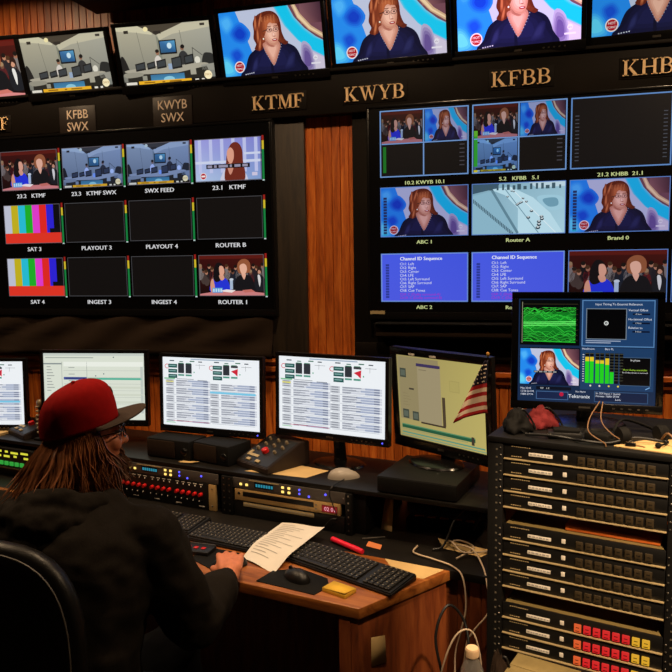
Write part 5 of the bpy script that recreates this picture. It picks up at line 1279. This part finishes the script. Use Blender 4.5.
def headset(loc, rz, label):
    t = thing('headset', label, 'headset', loc, rz)
    bm = B(); tube(bm, [(-.055, 0, .02), (-.05, .05, .03), (0, .085, .045), (.05, .05, .03), (.055, 0, .02)], .006, n=8, flat=.5); obj('headband', bm, 'matte', t)
    for s in (-1, 1):
        bm = B(); rod(bm, (s*.048, 0, .024), (s*.068, 0, .024), .024, .021, 20); rod(bm, (s*.042, 0, .024), (s*.048, 0, .024), .020, .024, 20); obj('ear_cup', bm, 'matte', t)
    bm = B(); tube(bm, [(.06, -.01, .015), (.04, -.05, .012), (.0, -.07, .01)], .0025, n=6); ball(bm, (0, -.07, .012), .008, n=10); obj('microphone_arm', bm, 'matte', t)
headset(RN(.135, .09, TZ), RY+rad(40), 'black headset lying on the rack in front of the monitor stand')
t = rthing('remote_box', 'small black box with a bright edge on the rack before the red pouch', 'small box', -.06, .06, TZ, 15)
part_box(t, 'body', 'plastic', -.045, .045, -.022, .022, .0003, .018, bev=.003); part_box(t, 'bright_edge', 'white', -.046, -.036, -.0235, -.0225, .006, .014); part_box(t, 'cover', 'matte', -.03, .04, -.015, .018, .0182, .026, bev=.002)
t = rthing('adapter', 'black plug adapter lying on the rack between the headset and small box', 'adapter', .03, .065, TZ, -20)
part_box(t, 'body', 'matte', -.035, .035, -.018, .018, .0003, .022, bev=.004); bm = B(); 
for s in (-1, 1): box(bm, .035, .047, s*.008-.002, s*.008+.002, .009, .013)
obj('prong', bm, 'metal', t)
cable([RN(.03, .11, TZ+.10), RN(.035, .06, TZ+.06), RN(.06, .05, TZ+.03), RN(.10, .04, TZ+.012), RN(.15, .03, TZ+.005)], .0017, 'tancable', 'tan cable hanging from the waveform monitor down to the rack top')
cable([RN(.022, .11, TZ+.10), RN(.005, .06, TZ+.06), RN(.01, .03, TZ+.03), RN(.05, .02, TZ+.008), RN(.06, -.005, TZ+.005)], .0017, 'tancable', 'tan cable looping to the rack edge beside the headset')
cable([RN(-.16, .03, TZ+.006), RN(-.08, .02, TZ+.012), RN(-.03, .03, TZ+.006), RN(.0, .01, TZ+.01), RN(.06, .03, TZ+.006), RN(.12, .06, TZ+.02), RN(.2, .09, TZ+.01)], .004, 'cable', 'black cable snaking along the front of the rack top')
cable([RN(.18, .09, TZ+.012), RN(.20, .06, TZ+.04), RN(.225, .05, TZ+.015), RN(.235, .03, TZ+.006)], .003, 'tancable', 'short tan cable arching over the pale board on the rack')
bm = B(); slab(bm, [tuple(RN(*p).xy) for p in ((.075, .02), (.262, .0), (.262, .17), (.15, .13))], TZ+.0005, TZ+.004, .0005); tag(obj('clipboard', bm, 'tanpaper'), 'pale flat board lying on the right end of the rack top', 'board')
for u, l in ((.115, 'small black clip at the front edge of the pale board, by the headset'), (.235, 'small black clip at the front edge of the pale board, toward its outer end')):
    t = rthing('clip', l, 'clip', u, .028 if u < .2 else .014, TZ+.0042); part_box(t, 'body', 'gloss', -.013, .013, -.006, .006, .0, .009, bev=.002); bm = B(); tube(bm, [(-.008, .004, .008), (0, .012, .012), (.008, .004, .008)], .001, n=5); obj('wire_handle', bm, 'metal', t)

# ------------------------------------------------------------------ low cabinet in front of the rack with bottle, bag, box
LZ = .522
t = thing('low_cabinet', 'low dark cabinet in front of the rack, below the frame, holding the bottle', 'cabinet', (-.03, 1.80, 0), rad(-15))
part_box(t, 'body', 'powder', -.20, .20, -.09, .09, .0, LZ-.02, bev=.003); part_box(t, 'top', 'shelf', -.21, .21, -.10, .10, LZ-.0195, LZ, bev=.003)
t = thing('water_bottle', 'clear plastic water bottle with a pale cap standing before the rack', 'bottle', (-.130, 1.803, LZ))
bm = B(); lathe(bm, [(.001, .002), (.028, .0), (.031, .008), (.031, .05), (.0295, .055), (.031, .06), (.031, .12), (.0295, .125), (.031, .13), (.030, .148), (.022, .168), (.0135, .182), (.0125, .196), (.0115, .196), (.0125, .181), (.021, .167), (.029, .147), (.029, .01), (.001, .006)], n=28); obj('body', bm, 'bottle', t, 50)
bm = B(); lathe(bm, [(.001, .0065), (.0285, .0105), (.0285, .10), (.001, .10)], n=24); obj('water', bm, 'water', t, 50)
bm = B(); lathe(bm, [(.0165, .186), (.0172, .188), (.0172, .207), (.0155, .210), (.001, .210)], n=32)
for k in range(32):
    a = 2*pi*k/32; box(bm, -.0006, .0006, -.0006, .0006, .188, .206, Mx=Matrix.Translation((.0173*cos(a), .0173*sin(a), 0)))
obj('cap', bm, 'capwhite', t, 50)
t = thing('cardboard_box', 'olive brown cardboard box below the lit keys at the bottom edge', 'box', (.045, 1.815, LZ), rad(-18))
part_box(t, 'body', 'cardboard', -.085, .085, -.065, .065, .0005, .152, bev=.002)
for s in (-1, 1): part_box(t, 'flap', 'cardboard', -.084, .084, min(s*.001, s*.0645), max(s*.001, s*.0645), .1525, .155)
pouch((-.062, 1.83, LZ), (.042, .032, .175), 'cloth', 'black crumpled bag between the bottle and the cardboard box', 'soft_bag', .3, 9)
cable([(-.26, 1.92, .02), (-.24, 1.93, .45), (-.215, 1.90, .62), (-.175, 1.91, .71), (-.13, 1.93, .69), (-.11, 1.95, .5), (-.11, 1.95, .02)], .0026, 'whitecable', 'pale cable arching up behind the water bottle')
cable([(-.22, 1.96, .02), (-.22, 1.94, .5), (-.245, 1.96, .66), (-.215, 2.0, .74), (-.17, 2.02, .69), (-.15, 1.99, .60), (-.14, 1.98, .4), (-.14, 1.98, .02)], .004, 'cable', 'black cable arching between the desk end and the rack')

# ------------------------------------------------------------------ office chair
ch = V((-1.235, 1.40, 0)); chz = rad(6)
t = thing('office_chair', 'black padded office chair the person sits in', 'chair', ch, chz)
def pad_shape(bm, w, h, d, Mx, p=3.2, q=2.2, n=40, m=20):
    tt = bmesh.new(); sg = lambda a, e: math.copysign(abs(a)**e, a)
    rings = []
    for j in range(1, m):
        ph = -pi/2+pi*j/m
        rings.append([tt.verts.new((w/2*sg(cos(ph), 2/q)*sg(cos(2*pi*i/n), 2/p), d/2*sg(sin(ph), 2/q), h/2*sg(cos(ph), 2/q)*sg(sin(2*pi*i/n), 2/p))) for i in range(n)])
    for a, b in zip(rings, rings[1:]):
        for i in range(n): tt.faces.new((a[i], a[(i+1) % n], b[(i+1) % n], b[i]))
    tt.faces.new(rings[0]); tt.faces.new(rings[-1][::-1]); bmesh.ops.recalc_face_normals(tt, faces=tt.faces); merge(bm, tt, Mx)
BK = Matrix.Translation((0, -.155, .80)) @ Matrix.Rotation(rad(-5), 4, 'X')
bm = B(); pad_shape(bm, .60, .68, .10, BK, 3.4, 3.0); obj('backrest', bm, 'leather', t, 60)
bm = B(); pts = []
for i in range(49):
    a = 2*pi*i/48; sg = lambda c, e: math.copysign(abs(c)**e, c); pts.append(BK @ V((.287*sg(cos(a), 2/3.4), -.0405, .327*sg(sin(a), 2/3.4))))
tube(bm, pts, .0022, n=6, smooth=0); obj('piping', bm, 'piping', t, 60)
bm = B(); pad_shape(bm, .52, .50, .10, Matrix.Translation((0, .12, .455)) @ Matrix.Rotation(pi/2, 4, 'X'), 3.4, 2.6); obj('seat', bm, 'leather', t, 60)
for s in (-1, 1):
    bm = B(); tube(bm, [(s*.255, .10, .44), (s*.30, .10, .46), (s*.305, .08, .60), (s*.30, .06, .645)], .016, n=8); box(bm, s*.30-.032, s*.30+.032, -.08, .17, .645, .675, .012); obj('armrest', bm, 'matte', t)
bm = B(); box(bm, -.04, .04, -.17, .12, .385, .405, .004); tube(bm, [(0, -.15, .395), (0, -.205, .45), (0, -.215, .60)], .022, n=8, flat=.5); obj('back_bracket', bm, 'matte', t)
bm = B(); rod(bm, (0, .1, .09), (0, .1, .39), .028, .022); obj('gas_post', bm, 'gloss', t)
for k in range(5):
    a = 2*pi*k/5+.3; e = V((.28*cos(a), .1+.28*sin(a), .075))
    bm = B(); tube(bm, [(0, .1, .10), V((0, .1, .10)).lerp(e, .5)+V((0, 0, .008)), e], lambda s: .026-.01*s, n=8); obj('base_arm', bm, 'matte', t)
    bm = B(); rod(bm, e+V((-.012*sin(a)-.008, .012*cos(a), -.045)), e+V((.012*sin(a)+.008, -.012*cos(a), -.045)), .028, n=16); rod(bm, e, e-V((0, 0, .03)), .008, n=8); obj('caster', bm, 'gloss', t)
# ------------------------------------------------------------------ the person
def capsule(bm, p0, r0, p1, r1, n=14):
    p0 = V(p0); p1 = V(p1); tt = bmesh.new()
    d = p1-p0; q = d.to_track_quat('Z', 'Y') if d.length > 1e-6 else Matrix.Identity(3).to_quaternion()
    for p, r in ((p0, r0), (p1, r1)):
        t2 = bmesh.new(); bmesh.ops.create_uvsphere(t2, u_segments=n, v_segments=n//2+1, radius=r); merge(tt, t2, Matrix.Translation(p) @ q.to_matrix().to_4x4())
    bmesh.ops.convex_hull(tt, input=list(tt.verts))
    dead = [v for v in tt.verts if not v.link_faces]
    bmesh.ops.delete(tt, geom=dead, context='VERTS'); merge(bm, tt)
def ell(bm, c, r, Mx=None, n=24):
    tt = bmesh.new(); bmesh.ops.create_uvsphere(tt, u_segments=n, v_segments=n//2+2, radius=1)
    m = Matrix.Translation(V(c)) @ Matrix.Diagonal((r[0], r[1], r[2], 1)); merge(bm, tt, (Mx if Mx is not None else Matrix()) @ m)
def chain(bm, pts, rs):
    for a, b, r, s in zip(pts, pts[1:], rs, rs[1:]): capsule(bm, a, r, b, s)
def fuse(name, bm, vox, mat, parent, smooth=4, folds=None, fac=.5, label=None):
    me = bpy.data.meshes.new('draft'); bm.to_mesh(me); bm.free()
    o = bpy.data.objects.new('draft', me); COL.objects.link(o)
    m = o.modifiers.new('r', 'REMESH'); m.mode = 'VOXEL'; m.voxel_size = vox
    s = o.modifiers.new('s', 'SMOOTH'); s.factor = fac; s.iterations = smooth
    dg = bpy.context.evaluated_depsgraph_get(); dg.update()
    m2 = bpy.data.meshes.new_from_object(o.evaluated_get(dg)); bpy.data.objects.remove(o)
    m2.name = name; m2.materials.clear(); m2.materials.append(M[mat])
    if folds:
        ns = [v.normal.copy() for v in m2.vertices]
        for v, n in zip(m2.vertices, ns): v.co += n*folds(v.co)
    for p in m2.polygons: p.use_smooth = True
    o = bpy.data.objects.new(name, m2); link(o, parent)
    if label: o['label'] = label
    return o
person = thing('person', 'person in a red cap and black hoodie, one hand on a mouse', 'person', (0, 0, 0))
# head frame: x to the person's right, y forward, z up
HH = rad(46)
Fd = V((cos(HH), sin(HH), 0)); Rt = V((sin(HH), -cos(HH), 0))
HC = V((-1.179, 1.692, 1.268))
HM4 = Matrix(((Rt.x, Fd.x, 0, HC.x), (Rt.y, Fd.y, 0, HC.y), (0, 0, 1, HC.z), (0, 0, 0, 1)))
PITCH = Matrix.Rotation(rad(3), 4, 'X')
HX = HM4 @ PITCH
hp = lambda x, y, z: HX @ V((x, y, z))
sR, sL = V((-.965, 1.640, 1.025)), V((-1.405, 1.620, 1.035))
eR, eL = V((-.865, 1.690, .775)), V((-1.52, 1.80, .80))
wR, wL = V((-.892, 1.995, .765)), V((-1.38, 2.05, .755))
nb_ = V((-1.185, 1.625, 1.11))
hipR, hipL = V((-1.10, 1.47, .57)), V((-1.31, 1.49, .57))
kR, kL = V((-1.05, 1.90, .55)), V((-1.36, 1.92, .55))
aR, aL = V((-1.04, 1.98, .10)), V((-1.36, 2.00, .10))
bm = B()
# head
ell(bm, (0, -.006, .030), (.073, .092, .092), HX); ell(bm, (0, .030, -.035), (.060, .066, .078), HX); ell(bm, (0, .052, -.085), (.040, .038, .028), HX)
ell(bm, (0, .072, .030), (.055, .022, .020), HX)
for s in (-1, 1):
    ell(bm, (s*.036, .068, -.022), (.024, .024, .024), HX); ell(bm, (s*.075, -.006, -.008), (.009, .019, .030), HX); ell(bm, (s*.031, .084, .0165), (.015, .011, .007), HX); ell(bm, (s*.031, .083, -.006), (.014, .010, .006), HX)
capsule(bm, hp(0, .088, .012), .010, hp(0, .108, -.026), .013); ell(bm, (.009, .100, -.030), (.009, .010, .007), HX); ell(bm, (-.009, .100, -.030), (.009, .010, .007), HX)
ell(bm, (0, .092, -.055), (.022, .010, .006), HX); ell(bm, (0, .089, -.067), (.020, .010, .007), HX)
capsule(bm, hp(0, -.02, -.06), .060, nb_, .062)
# torso, arms, legs
spine = [V((-1.205, 1.47, .58)), V((-1.20, 1.49, .75)), V((-1.195, 1.555, .95)), nb_-V((0, 0, .05))]
for a, b, r, s in zip(spine, spine[1:], (.14, .145, .15), (.145, .15, .075)):
    for o_ in (-.07, .07): capsule(bm, a+V((o_, 0, 0)), r*.85, b+V((o_*1.1, 0, 0)), s*.85)
chain(bm, [nb_-V((0, 0, .04)), sR, eR, wR], [.07, .062, .045, .030]); chain(bm, [nb_-V((0, 0, .04)), sL, eL, wL], [.07, .062, .045, .030])
chain(bm, [hipR, kR, aR], [.095, .062, .042]); chain(bm, [hipL, kL, aL], [.095, .062, .042])
for a in (aR, aL): capsule(bm, a-V((0, .02, .05)), .04, a+V((0, .14, -.065)), .032)
# hands: palm and five fingers
def hand(w, d, side, grip=1.0):
    d = d.normalized(); up = V((0, 0, 1)); lat = d.cross(up)*side     # lat points to the thumb side
    up = lat.cross(d)*side if side > 0 else d.cross(lat)*1
    up = V((0, 0, 1))
    P = lambda a, b, c: w+d*a*1.14+lat*b*1.12+up*c*1.1
    capsule(bm, w, .027, P(.03, 0, .004), .026)
    for b, l in ((.030, .080), (.011, .084), (-.010, .080), (-.029, .072)):
        capsule(bm, P(.015, b*.6, .002), .019, P(l, b, .010), .0125)
    for b, l, k, r in ((.031, .086, .95, .0094), (.0105, .092, 1.06, .0097), (-.0105, .087, 1.0, .0092), (-.031, .077, .82, .0082)):
        a0 = P(l, b, .012); a1 = P(l+.034*k, b*1.1, .008); a2 = P(l+.054*k, b*1.12, -.008); a3 = P(l+.060*k, b*1.12, -.024)
        chain(bm, [a0, a1, a2, a3], [r+.0022, r+.0004, r-.0008, r-.0022])
    chain(bm, [P(.022, .018, -.004), P(.050, .043, -.010), P(.078, .050, -.016), P(.100, .046, -.022)], [.019, .0135, .0108, .0085])
hand(wR+V((0, .0, .010)), V((-.40, .92, -.06)), -1)
hand(wL+V((0, 0, .006)), V((.1, 1, -.05)), 1)
body = fuse('body', bm, .0048, 'skin', person, 5)
# hoodie
def folds(co):
    return .010*noise.noise(V((co.x*9, co.y*9, co.z*14)))+.006*noise.noise(V((co.x*22+co.z*12, co.y*22, co.z*20)))+.004*abs(noise.noise(V((co.x*14, co.y*10-co.z*26, co.z*30))))
bm = B()
for a, b, r, s in zip(spine, spine[1:], (.185, .18, .185), (.18, .185, .095)):
    for o_ in (-.105, .105): capsule(bm, a+V((o_, 0, 0)), r*.9, b+V((o_*.95, 0, 0)), s*.9)
for s_, e_, w_ in ((sR, eR, wR), (sL, eL, wL)):
    capsule(bm, nb_-V((0, .01, .075)), .085, s_, .082)
    m1 = s_.lerp(e_, .5)+V((0, -.01, 0)); chain(bm, [s_, m1, e_, e_.lerp(w_, .55), e_.lerp(w_, .80)], [.088, .083, .076, .066, .046])
    capsule(bm, e_.lerp(w_, .74), .047, e_.lerp(w_, .83), .043)
capsule(bm, V((-1.15, 1.53, .975)), .12, sR, .08); capsule(bm, V((-1.25, 1.54, .975)), .12, sL, .08)
hoodie = fuse('hoodie', bm, .009, 'hoodie', person, 5, folds)
# hood bunched at the neck
BF = V((.26, .966, 0)); BR = V((.966, -.26, 0))
bm = B()
ring = []
for k in range(15):
    a = pi*(-.22+1.44*k/14)          # from the front right, round the back, to the front left
    q = V((nb_.x, nb_.y, 0))+BR*(.108*cos(a))-BF*(.100*sin(a)-.005); back = max(0, sin(a))
    ring.append(V((q.x, q.y, 1.115+.012*back)))
chain(bm, ring, [.026+.020*max(0, sin(pi*k/14)) for k in range(15)])
ring2 = [p+V((0, 0, -.04))-(BF*.045)*max(0, sin(pi*k/14)) for k, p in enumerate(ring)]
chain(bm, ring2, [.030+.030*max(0, sin(pi*k/14)) for k in range(15)])
tipc = V((nb_.x, nb_.y, 1.045))-BF*.16
capsule(bm, ring[7]-BF*.02, .045, tipc, .055); capsule(bm, ring[5], .04, tipc+BR*.03, .05); capsule(bm, ring[9], .04, tipc-BR*.03, .05)
fuse('hood', bm, .0065, 'hoodie', hoodie, 6, lambda c: .011*noise.noise(V((c.x*16, c.y*16, c.z*24+4)))+.006*noise.noise(V((c.x*40, c.y*40, c.z*30))))
# trousers and shoes
bm = B(); capsule(bm, hipR, .125, hipL, .125); chain(bm, [hipR, kR, aR+V((0, 0, .0))], [.115, .085, .062]); chain(bm, [hipL, kL, aL], [.115, .085, .062])
fuse('trousers', bm, .011, 'jean', person, 4, lambda c: .006*noise.noise(V((c.x*14, c.y*14, c.z*20))))
for a in (aR, aL):
    bm = B(); capsule(bm, a+V((0, -.02, -.045)), .050, a+V((0, .15, -.06)), .040); box(bm, a.x-.048, a.x+.048, a.y-.075, a.y+.20, .0, .02, .008); fuse('shoe', bm, .007, 'matte', person, 4)
# cap
cap_t = PITCH.copy()
CX = HM4 @ Matrix.Rotation(rad(10), 4, 'X') @ Matrix.Translation((0, -.004, .035))
def crown(th, s):
    """th around, s 0 at the band .. 1 at the top"""
    c, n = cos(th), sin(th)
    e = 1.0-s**2.6
    r = max(0.0, e)**.52
    zt = .122*(1-(1-s)**1.25)
    x = .0845*c*r; y = .106*n*r+(.010*s)
    front = max(0, n); backk = max(0, -n)
    z = zt+.014*front*s*(1-s)*4*.7-.020*backk*s*(1-s*.6)-.006*backk*(1-s)
    return V((x, y, z))
bm = B(); n, m = 72, 22; rg = []
for j in range(m+1):
    s = j/m
    row = []
    for i in range(n):
        th = 2*pi*i/n; q = crown(th, s*.985)
        seam = abs(((th/(2*pi)*6) % 1)-.5)*2
        q *= 1-.010*max(0, seam-.88)/.12
        w = .002*noise.noise(V((q.x*40, q.y*40, q.z*40)))
        row.append(bm.verts.new(q*(1+w*4)))
    rg.append(row)
for a, b in zip(rg, rg[1:]):
    for i in range(n): bm.faces.new((a[i], a[(i+1) % n], b[(i+1) % n], b[i]))
bm.faces.new(rg[-1])
bm.transform(CX); cap = obj('cap', bm, 'cap', person, 60)
md = cap.modifiers.new('thickness', 'SOLIDIFY'); md.thickness = .0025; md.offset = -1
bm = B(); ball(bm, crown(0, .985)*0+V((0, .010, .1225)), .006, (1, 1, .6), 12); bm.transform(CX); obj('cap_button', bm, 'cap', cap)
bm = B(); g = []
for j in range(11):
    r = j/10; row = []
    for i in range(33):
        th = rad(14)+(pi-rad(28))*i/32; b0 = crown(th, .0)
        w = .080*sin((th-rad(14))/(pi-rad(28))*pi)**.55
        q = b0+V((b0.x*.10*r, w*r, .0)); q.z += .002+.006*r-.016*(q.x/.085)**2*r*.9
        row.append(bm.verts.new(q))
    g.append(row)
for a, b in zip(g, g[1:]):
    for i in range(32): bm.faces.new((a[i], a[i+1], b[i+1], b[i]))
bm.transform(CX); br = obj('brim', bm, 'brim', cap, 60); md = br.modifiers.new('thickness', 'SOLIDIFY'); md.thickness = .004
bm = B(); e = crown(pi/2, .42)
ball(bm, e+V((.0, -.0035, 0)), .022, (1, .2, .7), 16); bm.transform(CX); obj('cap_emblem', bm, 'brim', cap)
# hair: locks from under the band, flaring over the hood
bm = B(); hr = random.Random(21)
def lock(root, pts, r): tube(bm, [root]+pts, lambda s: r*(1-s**2.2)**.9*(.75+.5*min(1, s*4))+.0003, n=5, smooth=4, flat=.5)
for k in range(900):
    a = hr.uniform(-.13, 1.12)*pi          # 0: right temple, pi/2: nape, pi: left temple
    depthj = hr.random()
    x, y = .075*cos(a), -.088*sin(a)-.010
    rad_ = 1.0+.10*depthj
    root = V((x*rad_, y*rad_, .026-.012*depthj-.016*max(0, sin(a))))
    side = abs(cos(a))
    ln = hr.triangular(.10, .265, .19)-.02*side+.02*max(0, -cos(a))
    fl = hr.uniform(.010, .075)*(1.15 if sin(a) > .4 else .7)
    ph = hr.uniform(0, 6.28); am = hr.uniform(.005, .015)
    o = V((cos(a)*(.75 if sin(a) < .2 else 1), -sin(a)*1.25, 0)); tn = V((sin(a), cos(a), 0)); drift = hr.uniform(-.02, .03)
    pts = []
    for q in range(1, 8):
        s_ = q/7
        pts.append(root+o*(.014*min(1, s_*3)+fl*s_**1.5)+tn*(am*sin(ph+s_*7)*s_+drift*s_*s_)+V((0, 0, -ln*s_)))
    lock(root, pts, hr.uniform(.0022, .0052))
tt = bmesh.new(); bmesh.ops.create_uvsphere(tt, u_segments=40, v_segments=30, radius=1)
for v in tt.verts: v.co = V((v.co.x*.082, v.co.y*.092, v.co.z*.10))
bmesh.ops.delete(tt, geom=[v for v in tt.verts if (v.co.y > .028 and v.co.z < .05) or v.co.z < -.094], context='VERTS')
merge(bm, tt, Matrix.Translation((0, -.012, -.018)))
bm.transform(HX); obj('hair', bm, 'hair', person, 70)
bm = B()
for k in range(330):
    a = hr.uniform(-1, 1)*1.15; z = hr.uniform(-.105, -.060); rr = .060+.004*(z+.1)/.05
    fw = cos(a)
    if z > -.060 and abs(a) < .75: continue
    p = V((.062*sin(a), .028+.062*cos(a), z)); o = V((sin(a), cos(a), -.9)).normalized()
    l = hr.uniform(.020, .042); tube(bm, [p-o*.006, p+o*l*.5+V((hr.uniform(-.004, .004), 0, 0)), p+o*l+V((hr.uniform(-.008, .008), hr.uniform(-.006, .006), -.008))], lambda s: .0036*(1-s)+.0004, n=4, smooth=3)
for k in range(60):
    x = hr.uniform(-.03, .03); p = V((x, .094-.2*abs(x), -.043)); tube(bm, [p, p+V((x*.3, .006, -.008)), p+V((x*.6, .004, -.016))], .0022, n=4, smooth=2)
bm.transform(HX); obj('beard', bm, 'beard', person, 70)
# glasses
gl = None
bm = B()
for s in (-1, 1):
    tube(bm, [(s*.033+.022*cos(2*pi*k/20), .104-.010*abs(cos(2*pi*k/20))*(1 if s*cos(2*pi*k/20) > 0 else 0), .006+.018*sin(2*pi*k/20)) for k in range(21)], .0020, n=6, smooth=0)
    tube(bm, [(s*.055, .094, .012), (s*.070, .075, .013), (s*.079, .02, .012), (s*.080, -.012, .006), (s*.079, -.024, -.012)], .0018, n=6)
tube(bm, [(-.011, .104, .010), (0, .109, .013), (.011, .104, .010)], .0018, n=6)
bm.transform(HX); gl = obj('glasses', bm, 'gloss', person)
for s in (-1, 1):
    bm = B(); ball(bm, (s*.033, .102, .006), .021, (1, .05, .8), 18)
    bm.transform(HX); obj('lens', bm, pbr('clear_lens', (240, 240, 240), 0.05, trans=1.0, ior=1.1), gl)
for s in (-1, 1):
    bm = B(); ball(bm, (s*.031, .0815, .006), .0115, n=14); bm.transform(HX); o = obj('eye', bm, pbr('eye_white', (215, 205, 195), .2), body)
    bm = B(); ball(bm, (s*.031, .0915, .006), .0062, (1, .4, 1), 12); bm.transform(HX); 
    me_i = obj('iris', bm, pbr('iris', (60, 44, 34), .15), body)

# ------------------------------------------------------------------ camera, world, view
cam = bpy.data.cameras.new('camera'); co = bpy.data.objects.new('camera', cam); COL.objects.link(co)
cam.sensor_width = 36; cam.lens = 718.0/672*36; cam.clip_start = .05
Mr = ((0.96604, 0.01295, -0.25823), (0.25796, -0.10917, 0.95997), (-0.01576, -0.99394, -0.1088))
co.matrix_world = Matrix(((Mr[0][0], -Mr[0][1], -Mr[0][2], 0), (Mr[1][0], -Mr[1][1], -Mr[1][2], 0), (Mr[2][0], -Mr[2][1], -Mr[2][2], 1.75), (0, 0, 0, 1)))
S.camera = co
w = bpy.data.worlds.new('world'); S.world = w; w.use_nodes = True
w.node_tree.nodes['Background'].inputs[0].default_value = (.02, .015, .01, 1); w.node_tree.nodes['Background'].inputs[1].default_value = .3
S.view_settings.view_transform = 'Standard'; S.view_settings.look = 'None'; S.view_settings.exposure = 0.0; S.view_settings.gamma = 1.0
S.view_settings.use_curve_mapping = False
S.cycles.use_denoising = True
S.cycles.max_bounces = 6; S.cycles.diffuse_bounces = 3; S.cycles.glossy_bounces = 3; S.cycles.transmission_bounces = 6
